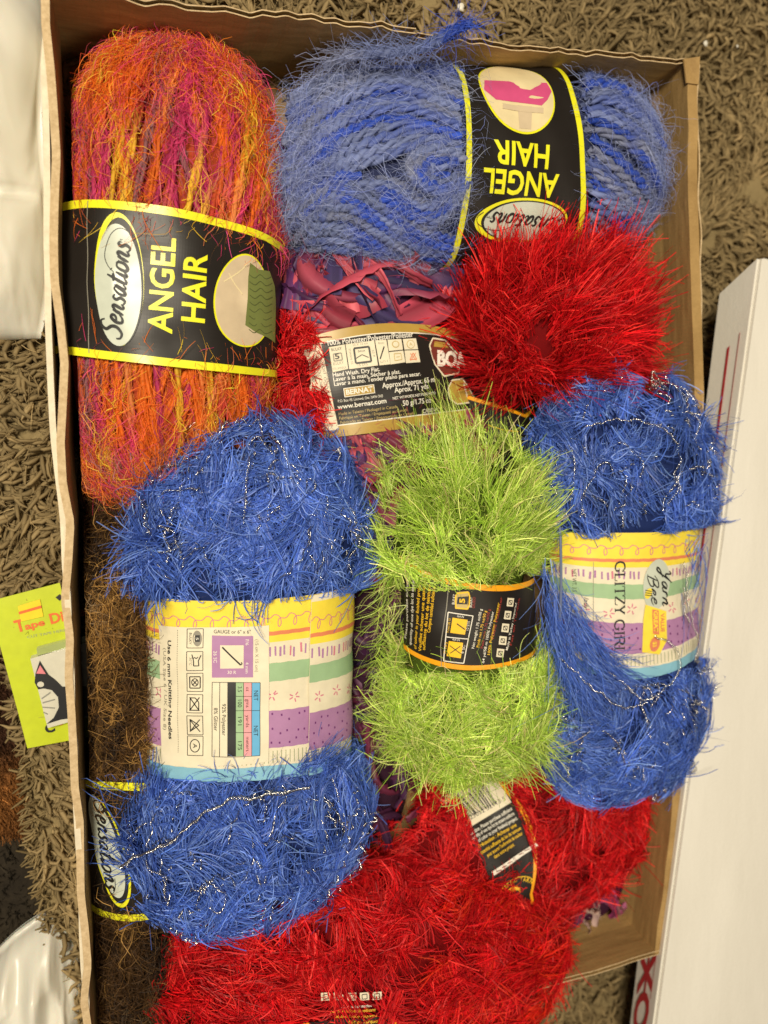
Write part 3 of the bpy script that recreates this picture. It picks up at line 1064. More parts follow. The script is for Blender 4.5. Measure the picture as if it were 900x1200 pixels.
def wall(pts, thick, inward, mat, name='wall', zb=0.001, zt=RIM, flute=True, edge_mat=None, wav=0.0008, lean=0.0, n=90, seed=3, foot=None):
    """pts: rim pixels of the outer face; a board of two liners with fluting between"""
    w = catmull(P(np.array([p[0] for p in pts]), np.array([p[1] for p in pts]), zt)[:, :2], 8)
    w = resample(w, n)
    t = nrm(np.gradient(w, axis=0))
    nn = np.stack([-t[:, 1], t[:, 0]], -1) * inward
    u = np.linspace(0, 1, n)
    rr = np.random.default_rng(seed)
    jitt = np.interp(u, np.linspace(0, 1, 30), rr.normal(size=30)) * wav
    dz = np.interp(u, np.linspace(0, 1, 24), rr.normal(size=24)) * wav * 0.8
    zs = np.array([0, 0.2, 0.4, 0.6, 0.8, 0.9, 1.0])
    lt = min(0.00055, thick * 0.3)
    root = None
    mk = []
    for (o0, o1) in ((0.0, lt), (thick - lt, thick)) if flute else ((0, thick),):
        V = []
        for zi in zs:
            bow = 0.0016 * math.sin(zi * PI) * (1 - zi) * rr.normal()
            for off in (o0, o1):
                q = w + nn * (off + bow + lean * (1 - zi))[..., None] if isinstance(off, np.ndarray) else w + nn * (off + bow + lean * (1 - zi))
                q = q + nn * (jitt * zi)[:, None]
                V.append(np.concatenate([q, (zb + (zt - zb) * zi + (dz * (zi == 1)))[:, None] if isinstance(dz * (zi == 1), np.ndarray) else np.full((n, 1), zb + (zt - zb) * zi)], 1))
        V = np.array(V).reshape(len(zs), 2, n, 3)
        idx = np.arange(len(zs) * 2 * n).reshape(len(zs), 2, n)
        fs = []
        for side in (0, 1):
            g = idx[:, side]
            fs.append(np.stack([g[:-1, :-1], g[:-1, 1:], g[1:, 1:], g[1:, :-1]], -1).reshape(-1, 4))
        ntop = sum(len(a) for a in fs)
        g = idx[-1]
        fs.append(np.stack([g[0, :-1], g[0, 1:], g[1, 1:], g[1, :-1]], -1))
        g = idx[:, :, 0]; fs.append(np.stack([g[:-1, 0], g[:-1, 1], g[1:, 1], g[1:, 0]], -1))
        g = idx[:, :, -1]; fs.append(np.stack([g[:-1, 0], g[:-1, 1], g[1:, 1], g[1:, 0]], -1))
        F_ = np.vstack(fs)
        mi = np.zeros(len(F_), int); mi[ntop:] = 1
        mk.append((V.reshape(-1, 3), F_, mi))
    off = 0; vv = []; ff = []; mm = []
    for a, b_, c_ in mk:
        vv.append(a); ff.append(b_ + off); mm.append(c_); off += len(a)
    me = mesh_np(np.vstack(vv), np.vstack(ff), False, None, np.concatenate(mm))
    o = keep(link(name, me, [mat, edge_mat or K_EDGE]), box)
    if flute:
        Ltot = np.linalg.norm(np.diff(w, axis=0), axis=1).sum()
        m = int(Ltot / 0.0009)
        wf = resample(np.concatenate([w + nn * jitt[:, None], nn], 1), m)
        amp = (thick - 2 * lt) / 2 * 0.94
        cen = thick / 2
        wave = np.sin(np.arange(m) * 2 * PI / 7.5) * amp + cen
        q = wf[:, :2] + wf[:, 2:] * wave[:, None]
        qb = q + wf[:, 2:] * lean
        A_ = np.concatenate([q, np.full((m, 1), zt - 0.0008)], 1); B_ = np.concatenate([q, np.full((m, 1), zt - 0.006)], 1)
        i = np.arange(m - 1)
        me = mesh_np(np.vstack([A_, B_]), np.stack([i, i + 1, i + 1 + m, i + m], -1), True)
        fo = link('fluting', me, K_CARD, o)
    return o


# left wall: pale outer liner showing along the top, brown folded board inside it
wall([(50, -24), (56, 120), (60, 300), (68, 480), (74, 640), (80, 820), (88, 980), (97, 1150), (104, 1293)], 0.0036, 1,
     K_CARDY, zt=RIM - 0.001, flute=False, wav=0.0011, n=120, seed=5)['label'] = 'brown inner board of the left side'
ol = wall([(49, -24), (49.5, 60), (50, 200), (51, 330), (57, 480), (70, 610), (77, 760), (84, 900), (94, 1100), (103, 1293)], 0.0028, 1,
          K_LINER, name='outer_board', zt=RIM - 0.0025, flute=False, edge_mat=K_LINER, wav=0.0003, n=120, seed=6)
# top wall in two pieces with the tear between them
wall([(54, -24), (170, -3), (330, 16), (487, 33)], 0.0028, -1, K_CARD, seed=7, n=110, wav=0.0009)
wall([(490, 40), (600, 50), (700, 59), (812, 71)], 0.0028, -1, K_CARD, seed=8, n=90, wav=0.0007, zt=RIM - 0.001)
# right wall, folded over double at the rim
wall([(817, 72), (818, 180), (820, 300), (823, 440), (821, 600), (812, 780), (797, 960), (777, 1117)], 0.0066, -1,
     K_CARDY, flute=False, edge_mat=K_CARDY, seed=9, n=120, wav=0.0005, lean=-0.008)
wall([(819.5, 76), (820, 180), (822, 300), (825, 440), (823, 600), (814, 780), (799, 960), (778.5, 1117)], 0.0010, -1,
     K_CARDY, name='outer_board', flute=False, seed=19, n=120, wav=0.0008, zt=RIM - 0.003, lean=-0.008)
# bottom wall
wall([(106, 1300), (300, 1246), (500, 1194), (660, 1152), (774, 1119)], 0.0030, 1, K_CARD, seed=10, n=120, wav=0.0005)
# crumpled corner tab
cx = P(np.array([800, 816, 817, 803]), np.array([70, 69, 100, 98]), RIM)
tabv = np.vstack([cx + [0, 0, 0.0012], cx + [0, 0, 0.0002]])
tabv[1] += [0, 0, 0.002]
keep(link('corner_tab', mesh_np(tabv, [[0, 1, 2, 3], [7, 6, 5, 4], [0, 4, 5, 1], [1, 5, 6, 2], [2, 6, 7, 3], [3, 7, 4, 0]], False), [K_CARDY]), box)
# bottom
bo = P(np.array([58, 812, 772, 108]), np.array([-18, 78, 1112, 1290]), RIM)
bo[:, 2] = 0.0025
bb = bo.copy(); bb[:, 2] = 0.0
me = mesh_np(np.vstack([bo, bb]), [[0, 3, 2, 1], [4, 5, 6, 7], [0, 1, 5, 4], [1, 2, 6, 5], [2, 3, 7, 6], [3, 0, 4, 7]], False)
keep(link('bottom_board', me, cardboard('bottom_cardboard', (0.22, 0.135, 0.05), (0.34, 0.215, 0.085), (1, 1, 1), 0.8)), box)

# ================================================================== WHITE BOX on the right
K_WBOX = cardboard('white_box_card', (0.68, 0.65, 0.58), (0.75, 0.72, 0.65), (0.8, 0.16, 0.4), 0.5, bumpd=0.0014)
K_WRED = flat('white_box_red_print', (0.42, 0.02, 0.03), 0.5)
wb = empty('white_carton', 'large white carton with red print leaning on the brown box rim', 'carton', (0.2, -0.1, 0.0))
ZT = 0.080
t0 = P(893, 303, ZT); t1 = P(770, 1200, ZT)
dl = nrm(t1 - t0); t2 = t1 + dl * 0.10
rgt = np.array([-dl[1], dl[0], 0]); rgt = rgt if rgt[0] > 0 else -rgt
b0 = P(846, 345, 0.052); b1 = P(741, 1200, 0.052); db = nrm(b1 - b0); b2 = b1 + db * 0.10


def board(quad, th, mat, name, parent, n=24, bowing=0.001, seed=0):
    """a flat panel with thickness and a slight bow"""
    q = np.array(quad, float)
    nrmv = nrm(np.cross(q[1] - q[0], q[3] - q[0]))
    u, v = np.meshgrid(np.linspace(0, 1, n), np.linspace(0, 1, n), indexing='ij')
    u, v = u[..., None], v[..., None]
    g = (1 - u) * (1 - v) * q[0] + u * (1 - v) * q[1] + u * v * q[2] + (1 - u) * v * q[3]
    g = g + nrmv * (bowing * np.sin(u * PI) * np.sin(v * PI) + 0.3 * bowing * np.sin(u * 9 + seed) * np.sin(v * 5))
    A_, B_ = g.reshape(-1, 3), (g - nrmv * th).reshape(-1, 3)
    idx = np.arange(n * n).reshape(n, n)
    f = np.stack([idx[:-1, :-1], idx[1:, :-1], idx[1:, 1:], idx[:-1, 1:]], -1).reshape(-1, 4)
    fs = [f, f[:, ::-1] + n * n]
    for e in (idx[0], idx[-1], idx[:, 0], idx[:, -1]):
        fs.append(np.stack([e[:-1], e[1:], e[1:] + n * n, e[:-1] + n * n], -1))
    return keep(link(name, mesh_np(np.vstack([A_, B_]), np.vstack(fs), False), mat), parent)


W = 0.20
board([t0, t2, t2 + rgt * W, t0 + rgt * W], 0.002, K_WBOX, 'top_panel', wb, bowing=0.0012)
sidev = lambda u, z: (b0 + db * u) * (1 - z) + (t0 + dl * u) * z
Ls = float(np.linalg.norm(t2 - t0))
dn = np.array([0, 0, -0.0022])
board([t0 + dn + rgt * 0.0002, b0, b2, t2 + dn + rgt * 0.0002], -0.002, K_WBOX, 'side_panel', wb, bowing=0.0)
board([t0 + dn + rgt * W, b0 + rgt * W, b0 + rgt * 0.004, t0 + dn + rgt * 0.004], -0.002, K_WBOX, 'end_panel', wb, bowing=0.0)
board([t2 + dn + rgt * 0.004, b2 + rgt * 0.004, b2 + rgt * W, t2 + dn + rgt * W], -0.002, K_WBOX, 'end_panel', wb, bowing=0.0)
board([t0 + dn + rgt * W, t2 + dn + rgt * W, b2 + rgt * W, b0 + rgt * W], -0.002, K_WBOX, 'side_panel', wb, bowing=0.0)
lo0, lo1 = P(866, 352, 0.002), P(770, 1200, 0.002)
lo2 = lo1 + nrm(lo1 - lo0) * 0.08
hz = np.array([0, 0, 0.052])
lv_ = np.array([lo0, lo2, lo2 + rgt * 0.14, lo0 + rgt * 0.14])
keep(link('lower_tray', mesh_np(np.vstack([lv_, lv_ + hz]), [[0, 1, 5, 4], [1, 2, 6, 5], [2, 3, 7, 6], [3, 0, 4, 7], [4, 5, 6, 7], [3, 2, 1, 0]], False), K_WBOX), wb)
# folded corner flap under the top
sn = nrm(np.cross(b2 - b0, t0 - b0)); sn = sn if sn[0] < 0 else -sn
bag = []
lv, lf = [], []


def on_side(u, z, off=0.0030):
    p0, p1 = b0 + (b2 - b0) * u, t0 + dn + (t2 - t0) * u
    return p0 * (1 - z) + p1 * z + sn * off


def side_patch(c):
    k = len(lv)
    for (u, z) in c:
        lv.append(on_side(u, z))
    lf.append([k, k + 1, k + 2, k + 3])


side_patch([(0.075, 0.50), (0.075, 0.57), (0.80, 0.57), (0.80, 0.50)])
side_patch([(0.07, 0.82), (0.07, 0.84), (0.80, 0.84), (0.80, 0.82)])
keep(link('red_stripe', mesh_np(lv, lf, False), K_WRED), wb)
gv, gf = glyphs('XO', 0.03)
x = (gv[:, 0] - gv[:, 0].min()); y = gv[:, 1]
uu = 0.742 + x * 0.062; zz = 0.22 + y * 0.85
keep(link('red_lettering', mesh_np(np.array([on_side(a, b_) for a, b_ in zip(uu, zz)]), gf, False), K_WRED), wb)
# ================================================================== PLASTIC BAGS
def plastic(name, label, pxf, zf, nu=60, nv=90):
    m, nt, b = new_mat(name + '_film')
    b.inputs['Base Color'].default_value = (0.66, 0.64, 0.56, 1)
    b.inputs['Roughness'].default_value = 0.33
    b.inputs['Specular IOR Level'].default_value = 0.5
    b.inputs['Subsurface Weight'].default_value = 0.15
    b.inputs['Subsurface Scale'].default_value = 0.004
    tc = nt.nodes.new('ShaderNodeTexCoord')
    mp = nt.nodes.new('ShaderNodeMapping')
    mp.inputs['Scale'].default_value = (30, 9, 9)
    mp.inputs['Rotation'].default_value = (0, 0, 0.7)
    nt.links.new(tc.outputs['Object'], mp.inputs[0])
    n = nt.nodes.new('ShaderNodeTexNoise')
    n.inputs['Scale'].default_value = 1.4
    n.inputs['Detail'].default_value = 2
    n.inputs['Distortion'].default_value = 0.8
    nt.links.new(mp.outputs[0], n.inputs['Vector'])
    bp = nt.nodes.new('ShaderNodeBump')
    bp.inputs['Strength'].default_value = 0.8
    bp.inputs['Distance'].default_value = 0.010
    nt.links.new(n.outputs['Fac'], bp.inputs['Height'])
    nt.links.new(bp.outputs[0], b.inputs['Normal'])
    u, v = np.meshgrid(np.linspace(0, 1, nu), np.linspace(0, 1, nv), indexing='ij')
    px, py = pxf(u, v)
    z = zf(u, v)
    pos = P(px, py, 0.02)
    pos[..., 2] = z
    idx = np.arange(nu * nv).reshape(nu, nv)
    f = np.stack([idx[:-1, :-1], idx[:-1, 1:], idx[1:, 1:], idx[1:, :-1]], -1).reshape(-1, 4)
    low = pos.copy(); low[..., 2] = np.minimum(z - 0.001, -0.001 if name == 'foam_bag' else -0.012)
    N_ = nu * nv
    fs = [f[:, ::-1], f + N_]
    for e in (idx[0], idx[-1], idx[:, 0], idx[:, -1]):
        fs.append(np.stack([e[:-1], e[1:], e[1:] + N_, e[:-1] + N_], -1))
    o = link(name, mesh_np(np.vstack([pos.reshape(-1, 3), low.reshape(-1, 3)]), np.vstack(fs)[:, ::-1], True), m)
    tag(o, label, 'bag')
    return o


def z1(u, v):
    e = np.clip(np.minimum(u * 1.0, (1 - u)) * 3, 0, 1) ** 0.5 * np.clip((1 - v) * 7, 0, 1) ** 0.5
    seam = -0.010 * np.exp(-((v - 0.70) / 0.012) ** 2)
    return 0.008 + 0.040 * e + (seam + 0.004 * np.sin(v * 18 + u * 6) + 0.003 * np.sin(v * 41 - u * 13)) * e


plastic('foam_bag', 'puffy glossy white plastic bag on the rug left of the box', lambda u, v: (-330 + 386 * u + 8 * np.sin(v * 9) - 14 * v ** 6, -160 + 560 * v - 14 * (u - 0.6) * 1.2), z1)


def z2(u, v):
    e = np.clip(np.minimum(u, 1 - u) * 5, 0, 1) ** 0.5 * np.clip(np.minimum(v, 1 - v) * 5, 0, 1) ** 0.5
    return -0.010 + e * (0.030 + 0.0035 * np.sin(u * 30 + v * 14) + 0.002 * np.sin(u * 61 - v * 9))


def p2(u, v):
    x = -170 + 268 * u + 18 * (v - 0.3)
    y0 = 1102 + 95 * np.abs((x - 62) / 110.0) ** 1.6
    return x, y0 + (1420 - y0) * v


plastic('carrier_bag', 'crumpled white plastic bag on the floor below the tape card', p2, z2)

# ================================================================== TAPE CARD
K_LIME = flat('tape_card_lime', (0.50, 0.58, 0.015), 0.4)
K_RIND = flat('tape_red_print', (0.72, 0.14, 0.02), 0.5)
K_BLIS = flat('tape_white_roll', (0.62, 0.60, 0.50), 0.25)
K_CATB = flat('tape_black_print', (0.02, 0.02, 0.022), 0.35)
K_PNK2 = flat('tape_pink_print', (0.72, 0.22, 0.26), 0.4)
tc_ = empty('tape_packet', 'lime green hanging card with a roll of cat patterned tape beside the box', 'tape packet', (-0.24, -0.10, 0.01))
ZC = 0.013


def card_poly(px, z, mat, name, parent=tc_, th=0.0006):
    p = P(np.array([q[0] for q in px]), np.array([q[1] for q in px]), ZC)
    p[:, 2] = z
    bm = bmesh.new()
    a = [bm.verts.new(q) for q in p]
    f = bm.faces.new(a)
    f.normal_update()
    if f.normal.z < 0:
        f.normal_flip()
    r_ = bmesh.ops.extrude_face_region(bm, geom=[f])
    for v_ in [g for g in r_['geom'] if isinstance(g, bmesh.types.BMVert)]:
        v_.co.z -= th
    bmesh.ops.recalc_face_normals(bm, faces=bm.faces)
    bmesh.ops.triangulate(bm, faces=bm.faces)
    me = bpy.data.meshes.new('mesh')
    bm.to_mesh(me)
    bm.free()
    o = link(name, me, mat)
    if parent is tc_:
        return keep(o, tc_)
    o.parent = parent
    return o


card_poly([(-14, 705), (70, 683), (112, 862), (32, 877), (22, 838)], ZC, K_LIME, 'card')
card_poly([(21, 710), (47, 702), (51, 722), (25, 728)], ZC + 0.0009, flat('sticker_yellow', (0.82, 0.62, 0.01), 0.4), 'price_sticker')
card_poly([(22, 716.5), (48.5, 709), (49, 712), (22.6, 719.5)], ZC + 0.0012, K_RIND, 'sticker_line', th=0.0002)
card_poly([(37, 768), (120, 744), (140, 825), (57, 848)], ZC + 0.007, K_BLIS, 'tape_roll', th=0.0068)
card_poly([(43, 785), (48, 770), (58, 786), (66, 792), (74, 800), (120, 800), (120, 832), (72, 838), (56, 843), (64, 836), (70, 824), (69, 812), (62, 804), (53, 802), (46, 803), (42, 795)],
          ZC + 0.0075, K_CATB, 'cat_head', th=0.0004)
card_poly([(44, 784.5), (48.5, 775), (55, 785)], ZC + 0.0079, K_PNK2, 'cat_ear', th=0.0002)
th_ = np.linspace(0, 2 * PI, 14, endpoint=False)
card_poly([(49 + 4 * math.cos(a), 797 + 3.2 * math.sin(a)) for a in th_], ZC + 0.0079, K_BLIS, 'cat_eye', th=0.0002)
for (a, b_) in (((50, 813), (60, 806)), ((51, 818), (65, 814)), ((51, 823), (65, 824)), ((52, 829), (57, 831))):
    card_poly([a, b_, (b_[0] + 0.3, b_[1] + 1.3), (a[0] + 0.3, a[1] + 1.3)], ZC + 0.0076, flat('whisker_grey', (0.25, 0.25, 0.22), 0.5), 'whisker', th=0.0002)


def card_text(txt, p0, p1, h, mat, z, name, bold=0.0):
    v_, f_ = glyphs(txt, bold)
    a, b_ = P(*p0, ZC), P(*p1, ZC)
    d = (b_ - a)[:2]; L = np.linalg.norm(d); d /= L
    nn = np.array([-d[1], d[0]])
    x = (v_[:, 0] - v_[:, 0].min()) / np.ptp(v_[:, 0]) * L
    y = v_[:, 1] / 0.7 * h * depth(a) / F
    q = a[:2] + x[:, None] * d + y[:, None] * nn
    keep(link(name, mesh_np(np.concatenate([q, np.full((len(q), 1), z)], 1), f_, False), mat), tc_)


card_text('T', (19, 741), (31, 738), 14, K_RIND, ZC + 0.0004, 'red_lettering', 0.03)
card_text('ape', (30, 738), (53, 732), 8, K_RIND, ZC + 0.0004, 'red_lettering', 0.03)
card_text('Dispenser', (60, 731), (130, 713), 12, K_RIND, ZC + 0.0004, 'red_lettering', 0.03)
card_text('CUT TAPE HERE TO USE', (32, 748), (100, 735), 3, K_OLIVE, ZC + 0.0004, 'small_lettering')
card_text('C', (54, 859), (65, 856), 10, K_CATB, ZC + 0.0004, 'black_lettering', 0.05)
card_text('x', (70, 850), (74, 849), 4, K_RIND, ZC + 0.0004, 'red_lettering', 0.03)
card_poly([(65, 700), (70, 696), (74, 700), (70, 704)], ZC + 0.0004, K_CATB, 'hang_hole_mark', th=0.0002)
# clear blister rim above the roll
blm = flat('clear_blister', (0.36, 0.42, 0.16), 0.12, 0.6)
card_poly([(44, 757), (100, 742), (104, 750), (90, 753), (45, 765)], ZC + 0.006, blm, 'blister_rim', th=0.005)

# specks of lint on the rug
for (px, py, r_, lab) in ((540, 8, 0.0022, 'white crumb of lint on the rug above the blue skein'),
                          (827, 51, 0.0016, 'white crumb of lint on the rug beside the box corner'),
                          (864, 54, 0.0009, 'tiny white crumb of lint near the top right of the rug')):
    bm = bmesh.new()
    bmesh.ops.create_icosphere(bm, subdivisions=2, radius=r_)
    for v_ in bm.verts:
        v_.co *= 1 + 0.5 * mnoise.noise(v_.co * 900)
        v_.co.z *= 0.6
    me = bpy.data.meshes.new('mesh')
    bm.to_mesh(me); bm.free()
    o = link('lint_speck', me, K_WHITE)
    o.location = P(px, py, 0.0125)
    tag(o, lab, 'lint')
#@@SKEINS
# ================================================================== SKEINS
def skein_root(name, label, body, group=None, cat='yarn skein'):
    return empty(name, label, cat, (float(body.c[0]), float(body.c[1]), max(0.003, float(body.c[2] - body.C))), group)


def gap_of(L, body, m=0.01):
    return (L.ybot(0.0) / body.A + m, L.ytop(0.0) / body.A - m)


def dye_along(K, seglen, step, pal, var=0.12):
    n = int(K * step / seglen) + 3
    key = pick_cols(n, pal, var)
    u = np.arange(K) * step / seglen + R.random()
    i = np.clip(u.astype(int), 0, n - 2)
    f = np.clip((u - i - 0.35) / 0.3, 0, 1)[:, None]
    return key[i] * (1 - f) + key[i + 1] * f


def mohair(bag, paths, normals, pal, ply=0.0011, plies=2, pitch=0.010, seglen=0.022, fuzz=9, fw=0.00022, fl=(0.008, 0.022),
           curl=0.0016, lift=0.0016, step=0.0012, along=0.8, ply_dark=0.8, fbright=1.15, helix=0.8, haze=None):
    """plied yarn strands laid along paths, each with a halo of fine curling fibres"""
    allq, allt, alln, allc = [], [], [], []
    for P3, N3 in zip(paths, normals):
        L = np.linalg.norm(np.diff(P3, axis=0), axis=1).sum()
        K = max(6, int(L / step))
        both = resample(np.concatenate([P3, N3], 1), K)
        p, nrv = both[:, :3], nrm(both[:, 3:])
        c = dye_along(K, seglen, step, pal)
        t = nrm(np.gradient(p, axis=0))
        s1 = np.cross(t, nrv)
        ph0 = R.uniform(0, 6)
        wob = 1 + 0.2 * np.sin(np.arange(K) * 0.21 + ph0)
        for k in range(plies):
            w = np.arange(K) * step / pitch * 2 * PI + k * 2 * PI / plies + ph0
            q = p + (s1 * np.cos(w)[:, None] + nrv * np.sin(w)[:, None]) * ply * helix
            bag.tubes(q[None], (ply * wob * np.exp(R.normal(size=K) * 0.06))[None], (c * ply_dark)[None], sides=5)
        allq.append(p); allt.append(t); alln.append(nrv); allc.append(c)
    q = np.vstack(allq); t = np.vstack(allt); n_ = np.vstack(alln); c = np.vstack(allc)
    m = int(len(q) * fuzz)
    i = R.integers(0, len(q), m)
    d = nrm(t[i] * np.where(R.random((m, 1)) < 0.5, -1, 1) * along + R.normal(size=(m, 3)) * 0.45)
    d = nrm(d - n_[i] * (d * n_[i]).sum(-1, keepdims=True) * 0.7)
    L = R.uniform(*fl, m)
    K = 8
    s = np.linspace(0, 1, K)[None, :, None]
    s1 = np.cross(d, n_[i])
    A1 = R.normal(size=(m, 1, 1)) * curl
    ph = R.uniform(0, 6.28, (m, 1, 1)); fr = R.uniform(3, 11, (m, 1, 1))
    bowa = R.normal(size=(m, 1, 1)) * 0.3
    path = (q[i] + R.normal(size=(m, 3)) * ply * 0.7 + n_[i] * ply * 0.8)[:, None] + d[:, None] * s * L[:, None, None] \
        + s1[:, None] * (A1 * np.sin(s * fr + ph) + bowa * s ** 2 * L[:, None, None]) \
        + n_[i][:, None] * (np.abs(R.normal(size=(m, 1, 1))) * lift * np.sin(s * PI * 0.85) + A1 * 0.5 * np.cos(s * fr * 1.3 + ph))
    cf = c[i] if haze is None else c[i] * (1 - haze[0]) + np.array(haze[1]) * haze[0]
    bag.ribbons(path, fw * R.uniform(0.6, 1.5, m), np.clip(cf * fbright * np.exp(R.normal(size=(m, 1)) * 0.2), 0, 0.95), taper=0.5)


def px_paths(body, lines, off=0.0):
    """lines of photo pixels traced over the skein -> paths on its surface"""
    ps, ns = [], []
    for ln in lines:
        c = resample(catmull(np.array(ln, float), 8), 24)
        t, ph = body.cast(c[:, 0], c[:, 1])
        t = np.convolve(np.r_[t[0], t, t[-1]], [0.25, 0.5, 0.25], 'valid')
        o = off + R.uniform(-0.001, 0.001)
        p, n = body.surf(t, ph, o)
        ps.append(p); ns.append(n)
    return ps, ns


def tp_paths(body, T, Ph, off):
    ps, ns = [], []
    for t, ph, o in zip(T, Ph, off):
        p, n = body.surf(t, ph, float(o))
        ps.append(p); ns.append(n)
    return ps, ns


def interp_lines(a, b, n):
    a = resample(catmull(np.array(a, float), 8), 20); b = resample(catmull(np.array(b, float), 8), 20)
    return [a + (b - a) * f + R.normal(size=(1, 2)) * 1.2 + np.cumsum(R.normal(size=(20, 2)) * 0.45, 0) for f in np.linspace(0, 1, n)]


# ---------------------------------------------------------------- 1 orange and pink mohair skein, top left
PAL_OR = [(6, (0.80, 0.17, 0.018)), (3.4, (0.55, 0.045, 0.15)), (1.4, (0.86, 0.50, 0.04)), (1.2, (0.30, 0.12, 0.13)), (1.4, (0.50, 0.05, 0.035)), (1.5, (0.85, 0.29, 0.08))]
b1_ = Body(201, 334, 87, 266, 127, 0.040, 0.034, p=2.8)
root1 = skein_root('mohair_skein', 'orange, magenta and yellow mohair skein with a black band reading upward', b1_, 'mohair skeins with black bands')
keep(b1_.core('yarn_core', (0.36, 0.055, 0.02), None, shrink=0.89), root1)
L1 = Label(b1_, [(80, 238), (105, 232), (160, 237), (220, 249), (280, 263), (318, 278)],
           [(80, 416), (105, 418), (160, 425), (220, 432), (280, 438), (316, 441)], (-1.38, 1.7), grow=1.045)
bag = Bag()
T, Ph, O = [], [], []
g0, g1 = gap_of(L1, b1_)
for layer in range(2):
    for k in range(30):
        ph0 = np.linspace(-1.75, 1.7, 30)[k] + R.normal() * 0.05
        lean = (0.35 if layer % 2 else -0.35) + R.normal() * 0.12 + 0.30 * ph0
        u = np.linspace(0, 1, 16)
        ta = g1 - 0.015 + (0.975 - g1 + 0.015) * u
        T.append(ta); Ph.append(ph0 * 0.9 + lean * u); O.append(-0.0022 + 0.0016 * layer)
        tb = g0 + 0.015 + (-0.975 - g0 - 0.015) * u
        T.append(tb); Ph.append(ph0 * 0.9 + (lean * 0.9 - 0.1) * u); O.append(-0.0035 + 0.0016 * layer)
ps, ns = tp_paths(b1_, T, Ph, O)
mohair(bag, ps, ns, PAL_OR, ply=0.00125, fuzz=4.6, fw=0.00028, fl=(0.006, 0.022), curl=0.0015, lift=0.0030, ply_dark=0.95, fbright=1.15, seglen=0.026, step=0.0020, along=1.5, pitch=0.014)
clamp_left(bag)
keep(bag.build('yarn_strands', FIB_SOFT), root1)['kind'] = 'stuff'
lb = keep(L1.sheet('label_band', K_BLACK, None), root1)
L = L1
L.band(0.0, 0.052, K_YEL); L.band(0.948, 1.0, K_YEL)
L.line([(104, 236), (103, 330), (105, 414)], 1.0, K_GREY, 2)
L.oval((139.5, 328), 28.5, 76, K_YEL, 2)
L.oval((142.0, 330.5), 25.6, 72.5, K_INK, 3)
L.oval((138.8, 334.8), 26.5, 69.5, K_PALE, 4)
L.line([(155, 275), (143, 268), (133, 273), (127, 285), (124, 300), (128, 312), (135, 320)], 0.9, K_INK, 5, smooth=True)
L.strokes(SCRIPT, 'Sensations', (143, 399), (153.5, 287), 26, K_INK, w=0.115, layer=6, slant=0.28)
L.text('TM', (144, 289), (144.4, 281), 3.0, K_INK, 6)
L.text('ANGEL', (200.8, 391.5), (205.5, 280), 26.5, K_YEL, 2, bold=0.022)
L.text('HAIR', (238.5, 379), (241.8, 299), 26.5, K_YEL, 2, bold=0.022)
L.oval((287, 352.5), 42, 56, K_YEL, 2, rot=-0.18, egg=-0.12)
L.oval((287, 352.5), 40, 54, K_BEIGE, 3, rot=-0.18, egg=-0.12)
L.line([(262, 330), (275, 322), (283, 316), (288, 310)], 1.6, K_BEIGE2, 4, smooth=True)
L.line([(268, 320), (274, 332), (283, 345)], 1.4, K_BEIGE2, 4, smooth=True)
L.poly([(292, 308), (302, 316), (314, 318), (319, 335), (321, 360), (319, 402), (312, 396), (300, 390), (287, 381), (289, 350), (290, 325)], K_GREEN, 4)
for k in range(9):
    y = 322 + k * 8
    L.line([(291, y), (297, y + 4), (303, y), (309, y + 5), (316, y + 2)], 0.9, K_GREEN2, 5, smooth=True)
L.build('band_print', lb)

# ---------------------------------------------------------------- 2 blue mohair skein across the top
PAL_BL = [(5, (0.20, 0.25, 0.48)), (2.8, (0.04, 0.10, 0.58)), (2.4, (0.12, 0.17, 0.48)), (2.0, (0.27, 0.30, 0.46))]
b2_ = Body(556, 199, 2, 222, 110, 0.041, 0.036, p=3.2)
root2 = skein_root('mohair_skein', 'slate and royal blue mohair skein with an upside-down black band, across the box top', b2_, 'mohair skeins with black bands')
keep(b2_.core('yarn_core', (0.025, 0.032, 0.085), None), root2)
# axis points right: "top" edge of the label = its right edge, "bottom" = left edge
L2 = Label(b2_, [(668, 106), (677, 116), (682, 140), (684, 170), (683.5, 215), (682, 270)],
           [(538, 92), (545, 118), (546.5, 150), (545, 200), (540, 245), (524, 305)], (-1.7, 1.6), grow=1.045)
bag = Bag()
lines = []
lines += interp_lines([(338, 120), (395, 78), (460, 60), (541, 92)], [(334, 200), (395, 148), (470, 128), (541, 150)], 9)
lines += interp_lines([(334, 205), (395, 160), (470, 138), (541, 160)], [(338, 245), (395, 205), (450, 182), (500, 165), (541, 176)], 5)
lines += interp_lines([(395, 215), (425, 218), (470, 250), (505, 275), (536, 285)], [(350, 290), (400, 290), (440, 312), (480, 322), (515, 318)], 9)
lines += interp_lines([(340, 250), (370, 228), (400, 205), (425, 205)], [(345, 280), (375, 245), (398, 222), (410, 212)], 4)
lines += interp_lines([(450, 240), (480, 262), (515, 262), (540, 232)], [(430, 215), (460, 222), (500, 248), (541, 215)], 4)
for k in range(4):
    rx, ry = 34 - k * 8, 24 - k * 6
    a = np.linspace(0.3, 5.6, 12)
    lines.append(np.stack([515 + rx * np.cos(a) * 1.1, 200 + ry * np.sin(a) + rx * 0.15 * np.cos(a)], -1))
lines += interp_lines([(682, 100), (700, 92), (740, 105), (772, 150)], [(692, 150), (720, 160), (760, 190), (778, 230)], 8)
lines += interp_lines([(692, 160), (715, 178), (750, 215), (770, 262)], [(692, 262), (700, 268), (725, 285), (735, 300)], 9)
ps, ns = px_paths(b2_, lines, 0.0004)
